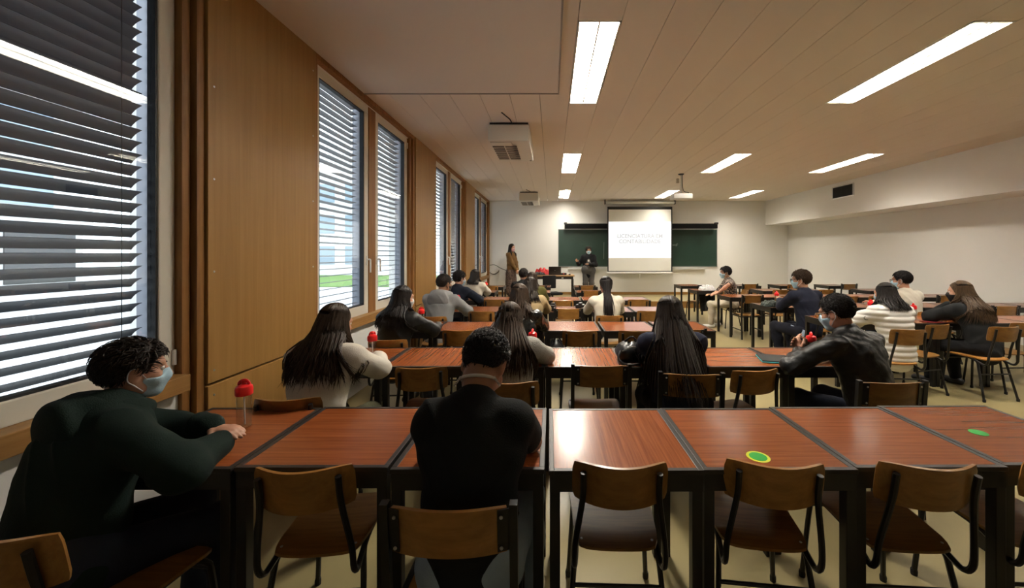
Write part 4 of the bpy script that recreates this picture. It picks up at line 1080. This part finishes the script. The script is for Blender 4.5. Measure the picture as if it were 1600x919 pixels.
    return dict(root=root, hc=hc, R=R, neckb=neckb, sh=sh, J=J, tf=tf, upc=upc, rx=rx, fw=fw, topo=topo, Lg=Lg)

# ------------------------------------------------------------------ the people, one by one
def toloc(pos, yaw, w, z0=0):
    a = math.radians(yaw); dx, dy = w[0]-pos[0], w[1]-pos[1]
    return (dx*math.cos(a)+dy*math.sin(a), -dx*math.sin(a)+dy*math.cos(a), w[2]-z0)
def todir(yaw, d):
    a = math.radians(yaw); return (d[0]*math.cos(a)+d[1]*math.sin(a), -d[0]*math.sin(a)+d[1]*math.cos(a), d[2])
M_leather = mat('black_leather', (.007, .007, .007), rough=.46, bump=.35, bscale=35, spec=.4)
M_leather2 = mat('shiny_black_leather', (.012, .013, .012), rough=.22, bump=.3, bscale=30, spec=.6)
M_jeans = cloth('light_blue_jeans', (.30, .38, .46), var=.3); M_djeans = cloth('dark_jeans', (.022, .027, .042)); M_blk = cloth('black_trousers', (.010, .010, .011))
M_shoe_w = mat('white_shoe', (.66, .65, .62), rough=.6); M_shoe_b = mat('black_shoe', (.012, .012, .012), rough=.5)

p, y = (-1.715, 1.35), -26
person('man in a dark green hoodie and blue mask, arms crossed on the nearest table', p, y, s=.97, lean=.17, curve=.34, side=-.22, bulk=1.17, sw=.185, hyaw=-12, hpitch=.10,
       wl=toloc(p, y, (-1.475, 1.665, .862)), dl=todir(y, (1, -.05, -.10)), wr=toloc(p, y, (-1.40, 1.62, .815)), dr=todir(y, (-.6, .6, 0)), er=(1, .3, -.9), el=(-1, .2, -.5), curl=.35,
       top=cloth('dark_green_fleece', (.0085, .0185, .0150)), ttk=.026, wrk=.006, hood=True, bottom=M_djeans, shoes=M_shoe_b, skin=M_skin, hairm=H_dark, hl=.040, nlock=480, mask=M_mask, vox=.008, seed=3, al=(-.12, .42, .07), ar=(.16, .40, .07))

p, y = (-.285, 1.345), 0
P2 = person('man in a black T-shirt with bowed head, seen from behind, clear strap round his neck', p, y, s=1.05, lean=.0, curve=.34, bulk=1.02, sw=.138, hyaw=-14, hpitch=.85, neckp=.22, tail=.14,
       wr=toloc(p, y, (-.19, 1.88, .83)), wl=toloc(p, y, (-.38, 1.88, .83)), er=(.7, -.2, -.8), el=(-.7, -.2, -.8), dr=(-.6, .8, .1), dl=(.6, .8, .1), curl=.7,
       top=cloth('black_cotton', (.0105, .0115, .0115)), ttk=.016, sleeve=.29, wrk=.005, bottom=M_jeans, shoes=M_shoe_w, skin=M_skin2, hairm=H_black, hl=.022, nlock=520, vox=.008, seed=5, al=(-.14, .34, .07), ar=(.19, .36, .07))
nb, rx_, fw_, uc = P2['neckb'], P2['rx'], P2['fw'], P2['upc']
ax_ = nrm(P2['hc']+P2['R'] @ A_(0, -.022, -.055)-nb); nc_ = nb+ax_*.080; f3 = nrm(fw_-ax_*(fw_ @ ax_))
st = [tuple(nc_+rx_*.064*math.cos(a)+f3*.064*math.sin(a)) for a in np.linspace(PI*.95, 2.05*PI, 15)]
so = MB().tube(st, .0065, 8).build('neck_strap', mat('clear_strap', (.62, .58, .52), rough=.25), P2['root'])
for q in (-1, 1):
    c_ = np.array(st[-2 if q > 0 else 1])
    for k in range(5): MB().tube([tuple(c_+A_(q*.004*k, -.008, .012-.006*k)), tuple(c_+A_(q*.004*k+.006*q, -.018, .004-.006*k))], .004, 6).build('strap_tab', mat('clear_strap', (.62, .58, .52), rough=.25), so)

p = (-1.46, 2.37)
person('woman in a white sweater with long wavy brown hair beside the wood panel', p, -4, s=.97, lean=.10, curve=.30, side=.02, hyaw=-20, hpitch=.22,
       wr=(.12, .54, .83), wl=(-.08, .56, .82), top=cloth('white_sweater', (.64, .60, .52)), ttk=.026, wrk=.008, bottom=cloth('olive_trousers', (.10, .10, .06)), shoes=M_shoe_b,
       hair='long', hairm=H_brown, hl=.36, spread=.30, wave=.018, nlock=420, vox=.008, seed=7)
person('woman with straight black hair in a black leather jacket, third row by the windows', (-1.58, 3.80), -16, s=.97, lean=.12, curve=.25, hyaw=-26, hpitch=.12, wr=(.18, .54, .82), wl=(-.1, .54, .82), 
       top=M_leather, ttk=.020, wrk=.006, collar=M_leather, bottom=M_blk, shoes=M_shoe_b, hair='long', hairm=H_black, hl=.30, spread=.12, wave=.006, nlock=320, mask=M_maskw, vox=.009, seed=9)
person('woman in a light grey sweater and jeans with long dark brown hair', (-.30, 2.60), 4, s=.96, lean=.18, curve=.30, hyaw=-6, hpitch=.45, wr=(.13, .54, .83), wl=(-.12, .54, .82), 
       top=cloth('grey_sweater', (.30, .29, .26), bump=.5, bscale=140), ttk=.022, wrk=.006, bottom=M_jeans, shoes=M_shoe_w, hair='long', hairm=H_brown, hl=.40, spread=.14, wave=.014, nlock=340, vox=.009, seed=11)
person('woman in navy with very long straight dark hair falling over her chair', (.875, 2.70), 0, s=.98, lean=.10, curve=.24, hyaw=2, hpitch=.16, wl=(-.08, .56, .82), wr=(.10, .54, .82), 
       top=cloth('navy_sweatshirt', (.016, .018, .034)), ttk=.024, wrk=.006, bottom=M_blk, shoes=M_shoe_b, hair='long', hairm=H_dark, hl=.54, spread=.30, wave=.010, drift=.24, nlock=460, vox=.008, seed=13)
p, y = (2.17, 2.58), 18
person('man in a black leather jacket with glasses and mask, hands clasped on the table', p, y, s=1.04, lean=.20, curve=.24, side=-.03, bulk=1.08, sw=.18, hyaw=14, hpitch=.28,
       wl=toloc(p, y, (1.90, 2.93, .86)), wr=toloc(p, y, (1.99, 2.99, .88)), dl=todir(y, (.0, .5, .7)), dr=todir(y, (-.9, .1, .45)), nl=todir(y, (1, 0, 0)), nr=todir(y, (-.3, -1, 0)), el=(-1, -.2, -.5), er=(1, -.2, -.7), curl=.75,
       top=M_leather, ttk=.018, wrk=.0105, collar=M_leather, collar_r=.02, bottom=M_djeans, shoes=M_shoe_b, hairm=H_black, hl=.022, nlock=480, mask=M_mask, glasses=True, vox=.008, seed=15)
p, y = (3.82, 4.24), 6
P8 = person('woman in a white quilted puffer jacket with wavy dark hair', p, y, s=.96, lean=.10, curve=.22, hyaw=8, hpitch=.12, wl=(-.2, .50, .82), wr=(.12, .54, .82),
       top=mat('white_quilted_nylon', (.66, .64, .60), rough=.55), ttk=.034, wrk=.002, puffer=True, collar=mat('white_quilted_nylon', (.66, .64, .60)), collar_r=.024, bottom=M_blk, shoes=M_shoe_b, hair='long', hairm=H_black, hl=.19, spread=.35, wave=.016, nlock=300, mask=M_mask, vox=.009, seed=17)
e_ = (P8['sh'][-1]*.55+P8['J'][-1][0]*.45); MB().tube(arc(tuple(e_+A_(-.052, -.066, 0)), .020, 0, 2*PI, 14, (.78, -.62, 0), (0, 0, 1)), .004, 5).build('sleeve_badge', M_dark, P8['root'])
p, y = (5.00, 4.43), 8
person('woman in black with long light brown hair resting her chin on her hand', p, y, s=1.0, lean=.24, curve=.28, hyaw=34, hpitch=.10, wl=toloc(p, y, (4.90, 4.72, 1.0)), dl=todir(y, (.35, -.1, .9)), nl=todir(y, (1, -.2, 0)), wr=(.05, .48, .80), el=(-.35, .5, -1), curl=.8,
       top=cloth('black_knit', (.014, .015, .016)), ttk=.022, wrk=.006, bottom=M_blk, shoes=M_shoe_b, hair='long', hairm=H_light, hl=.36, spread=.10, wave=.005, nlock=420, mask=M_maskb, vox=.009, seed=19, al=(-.2, .42, .07), ar=(.1, .36, .07), hw0=2.2)
p, y = (5.14, 5.50), 10
person('man in a cream sweater with glasses, short black hair and mask', p, y, s=1.06, lean=.06, curve=.16, hyaw=24, hpitch=.08, wl=toloc(p, y, (4.97, 5.92, .87)), wr=(.12, .54, .82), dl=todir(y, (-.3, .8, .1)),
       top=cloth('cream_sweater', (.55, .51, .43), bump=.5, bscale=120), ttk=.020, wrk=.005, bottom=M_djeans, shoes=M_shoe_b, hairm=H_black, hl=.025, nlock=420, mask=M_mask, glasses=True, vox=.010, seed=21)
p, y = (3.66, 5.46), 12
P11 = person('man in a navy sweater over a light blue shirt, glasses and mask', p, y, s=1.08, lean=.08, curve=.16, hyaw=38, hpitch=.08, bulk=1.05, wl=toloc(p, y, (3.56, 5.98, .90)), wr=toloc(p, y, (3.68, 5.98, .90)), dl=todir(y, (.3, .8, .3)), dr=todir(y, (-.5, .6, .2)), curl=.8,
       top=cloth('navy_knit', (.012, .014, .026)), ttk=.022, wrk=.005, collar=cloth('pale_blue_shirt', (.34, .42, .56)), collar_r=.013, bottom=cloth('navy_trousers', (.012, .013, .022)), shoes=M_shoe_b, hairm=H_short, hl=.045, nlock=420, mask=M_mask, glasses=True, vox=.010, seed=23)
MB().shell(lambda u, v: (-.176+.010*v, .02+.12*u, .53+.045*v+.02*u), 8, 4, .006).build('shirt_tail', cloth('pale_blue_shirt', (.34, .42, .56)), P11['root'])
p, y = (4.00, 8.50), 74
person('man in a floral short-sleeved shirt and beige trousers sitting sideways', p, y, s=1.03, lean=.12, curve=.16, hyaw=8, hpitch=.06, bulk=1.08, wl=toloc(p, y, (3.54, 8.16, .80)), dl=todir(y, (-.9, .1, -.25)), wr=toloc(p, y, (3.60, 8.62, .72)), el=(-1, .0, .15), er=(1, -.2, -.5),
       top=pattern('floral_print', [(0, (.010, .010, .012)), (.50, (.25, .17, .13)), (.56, (.42, .33, .27)), (.61, (.012, .012, .014))], 26), ttk=.020, sleeve=.42, wrk=.004, bottom=cloth('beige_chinos', (.52, .46, .36)), btk=.014, shoes=M_shoe_w, hairm=H_black, hl=.05, nlock=420, mask=M_mask, vox=.010, seed=25, al=(-.16, .46, .08), ar=(.10, .30, .08))
person('woman in a white shirt with a long straight black ponytail, fourth row', (.755, 5.20), 0, s=.98, lean=.10, curve=.20, hyaw=0, hpitch=.16, wl=(-.17, .54, .82), wr=(.13, .54, .82),  
       top=cloth('white_shirt', (.62, .57, .46)), ttk=.018, wrk=.006, collar=cloth('white_shirt', (.62, .57, .46)), bottom=M_blk, shoes=M_shoe_b, hair='pony', hairm=H_black, hl=.36, nlock=240, vox=.010, seed=27)
person('woman with curly brown hair in a shiny black leather jacket, third row', (-.345, 3.92), 0, s=.98, lean=.12, curve=.25, hyaw=-8, hpitch=.15, wr=(.12, .54, .82), 
       top=M_leather2, ttk=.022, wrk=.0105, collar=M_leather2, bottom=M_blk, shoes=M_shoe_b, hair='long', hairm=H_brown, hl=.24, spread=.22, wave=.026, nlock=320, vox=.010, seed=29)
person('woman with dark hair in a beige sweater, fourth row', (-.31, 5.30), 0, s=.97, lean=.12, curve=.25, hyaw=-10, hpitch=.18, wr=(.12, .54, .82), 
       top=cloth('beige_sweater', (.40, .30, .16)), ttk=.024, wrk=.005, bottom=M_blk, shoes=M_shoe_b, hair='long', hairm=H_dark, hl=.24, spread=.15, wave=.010, nlock=260, vox=.011, seed=31)
person('man with short black hair in the sixth row before the teaching desk', (-.59, 7.86), 0, s=1.0, lean=.10, curve=.2, hyaw=-12, hpitch=.1,
       top=cloth('dark_grey_top', (.02, .02, .02)), ttk=.02, bottom=M_blk, shoes=M_shoe_b, hairm=H_black, hl=.045, nlock=300, vox=.012, seed=33)
person('woman in an olive green jacket with long brown hair, fifth row', (-.345, 6.60), 0, s=.98, lean=.10, curve=.22, hyaw=-6, hpitch=.12, wr=(.12, .54, .82), 
       top=cloth('olive_jacket', (.11, .105, .030)), ttk=.030, wrk=.005, bottom=M_blk, shoes=M_shoe_b, hair='long', hairm=H_brown, hl=.20, spread=.08, wave=.006, nlock=240, vox=.012, seed=35)
person('man in a grey hoodie with cropped hair and black mask, fourth row by the windows', (-1.51, 5.13), -6, s=1.04, lean=.10, curve=.25, hyaw=-30, hpitch=.1, bulk=1.06, wr=(.20, .54, .82), wl=(-.1, .54, .82), 
       top=cloth('grey_marl', (.235, .240, .245), bump=.4, bscale=160), ttk=.022, wrk=.007, hood=True, bottom=M_djeans, shoes=M_shoe_b, skin=M_skin2, hairm=H_dark, hl=.018, nlock=420, mask=M_maskb, vox=.010, seed=37)
person('man in a navy jacket with short dark hair, fifth row by the windows', (-1.66, 6.50), -20, s=1.02, lean=.14, curve=.2, hyaw=-22, hpitch=.1, wr=(.20, .54, .82), 
       top=cloth('navy_jacket', (.014, .018, .030)), ttk=.026, wrk=.006, collar=cloth('navy_jacket', (.014, .018, .030)), bottom=M_djeans, shoes=M_shoe_b, hairm=H_black, hl=.045, nlock=320, mask=M_mask, vox=.012, seed=39)
person('woman in a cream jacket with straight black hair, sixth row by the windows', (-1.60, 7.80), -6, s=.98, lean=.10, curve=.2, hyaw=-14, hpitch=.1, wr=(.12, .54, .82), 
       top=cloth('cream_jacket', (.58, .54, .46)), ttk=.026, wrk=.006, bottom=M_blk, shoes=M_shoe_b, hair='long', hairm=H_black, hl=.20, spread=.12, wave=.005, nlock=260, vox=.012, seed=41)
person('woman in a brown blouse and patterned skirt standing at the front by the windows', (-1.32, 12.45), -118, s=1.02, sit=False, z0=ZP, lean=.0, curve=.06, hyaw=-6, hpitch=.05, wl=(-.02, .24, .92), wr=(.03, .24, .90), dl=(.5, .3, -.7), dr=(-.4, .3, -.8), el=(-1, -.5, -.1), er=(1, -.5, -.1),
       al=(-.09, .0, .08), ar=(.09, .0, .08), top=cloth('brown_blouse', (.165, .090, .034)), ttk=.016, wrk=.006, bottom=pattern('patterned_skirt', [(0, (.030, .018, .015)), (.45, (.10, .055, .04)), (.75, (.20, .13, .095)), (1, (.04, .025, .02))], 5.5, kind='wave'), skirt=True, shoes=M_shoe_b,
       hair='long', hairm=H_dark, hl=.26, spread=.05, wave=.006, nlock=240, mask=M_maskp, vox=.011, seed=43)
P22 = person('woman in a black cardigan and grey jumpsuit standing before the chalkboard, hand raised', (1.20, 12.5), 176, s=.965, sit=False, z0=ZP, lean=.0, curve=.08, hyaw=4, hpitch=.05, bulk=1.16, wr=(.36, .22, 1.16), dr=(.35, .35, .8), nr=(0, .6, .2), wl=(-.02, .25, 1.10), dl=(.8, .3, .2), er=(.5, -.6, -1), el=(-1, -.3, -.6),
       al=(-.10, .0, .08), ar=(.10, .0, .08), top=cloth('black_cardigan', (.010, .010, .011)), ttk=.022, wrk=.005, bottom=cloth('grey_jumpsuit', (.085, .080, .075), bump=.5, bscale=90), btk=.05, shoes=M_shoe_b, hairm=H_dark, hl=.055, nlock=420, mask=M_mask, vox=.011, seed=45)
nb = P22['neckb']
obj('jumpsuit_bib', np_mesh('bib', [snets(*field([ecap(nb+A_(0, .112, -.17), nb+A_(0, .130, -.48), .064, .080, (1, 0, 0), .62)], .02), .010)], cloth('grey_jumpsuit', (.085, .080, .075))), None, P22['root'])
obj('inner_top', np_mesh('inner', [snets(*field([ecap(nb+A_(0, .075, -.06), nb+A_(0, .150, -.19), .036, .028, (1, 0, 0), .7)], .02), .009)], cloth('white_inner_top', (.62, .58, .54))), None, P22['root'])
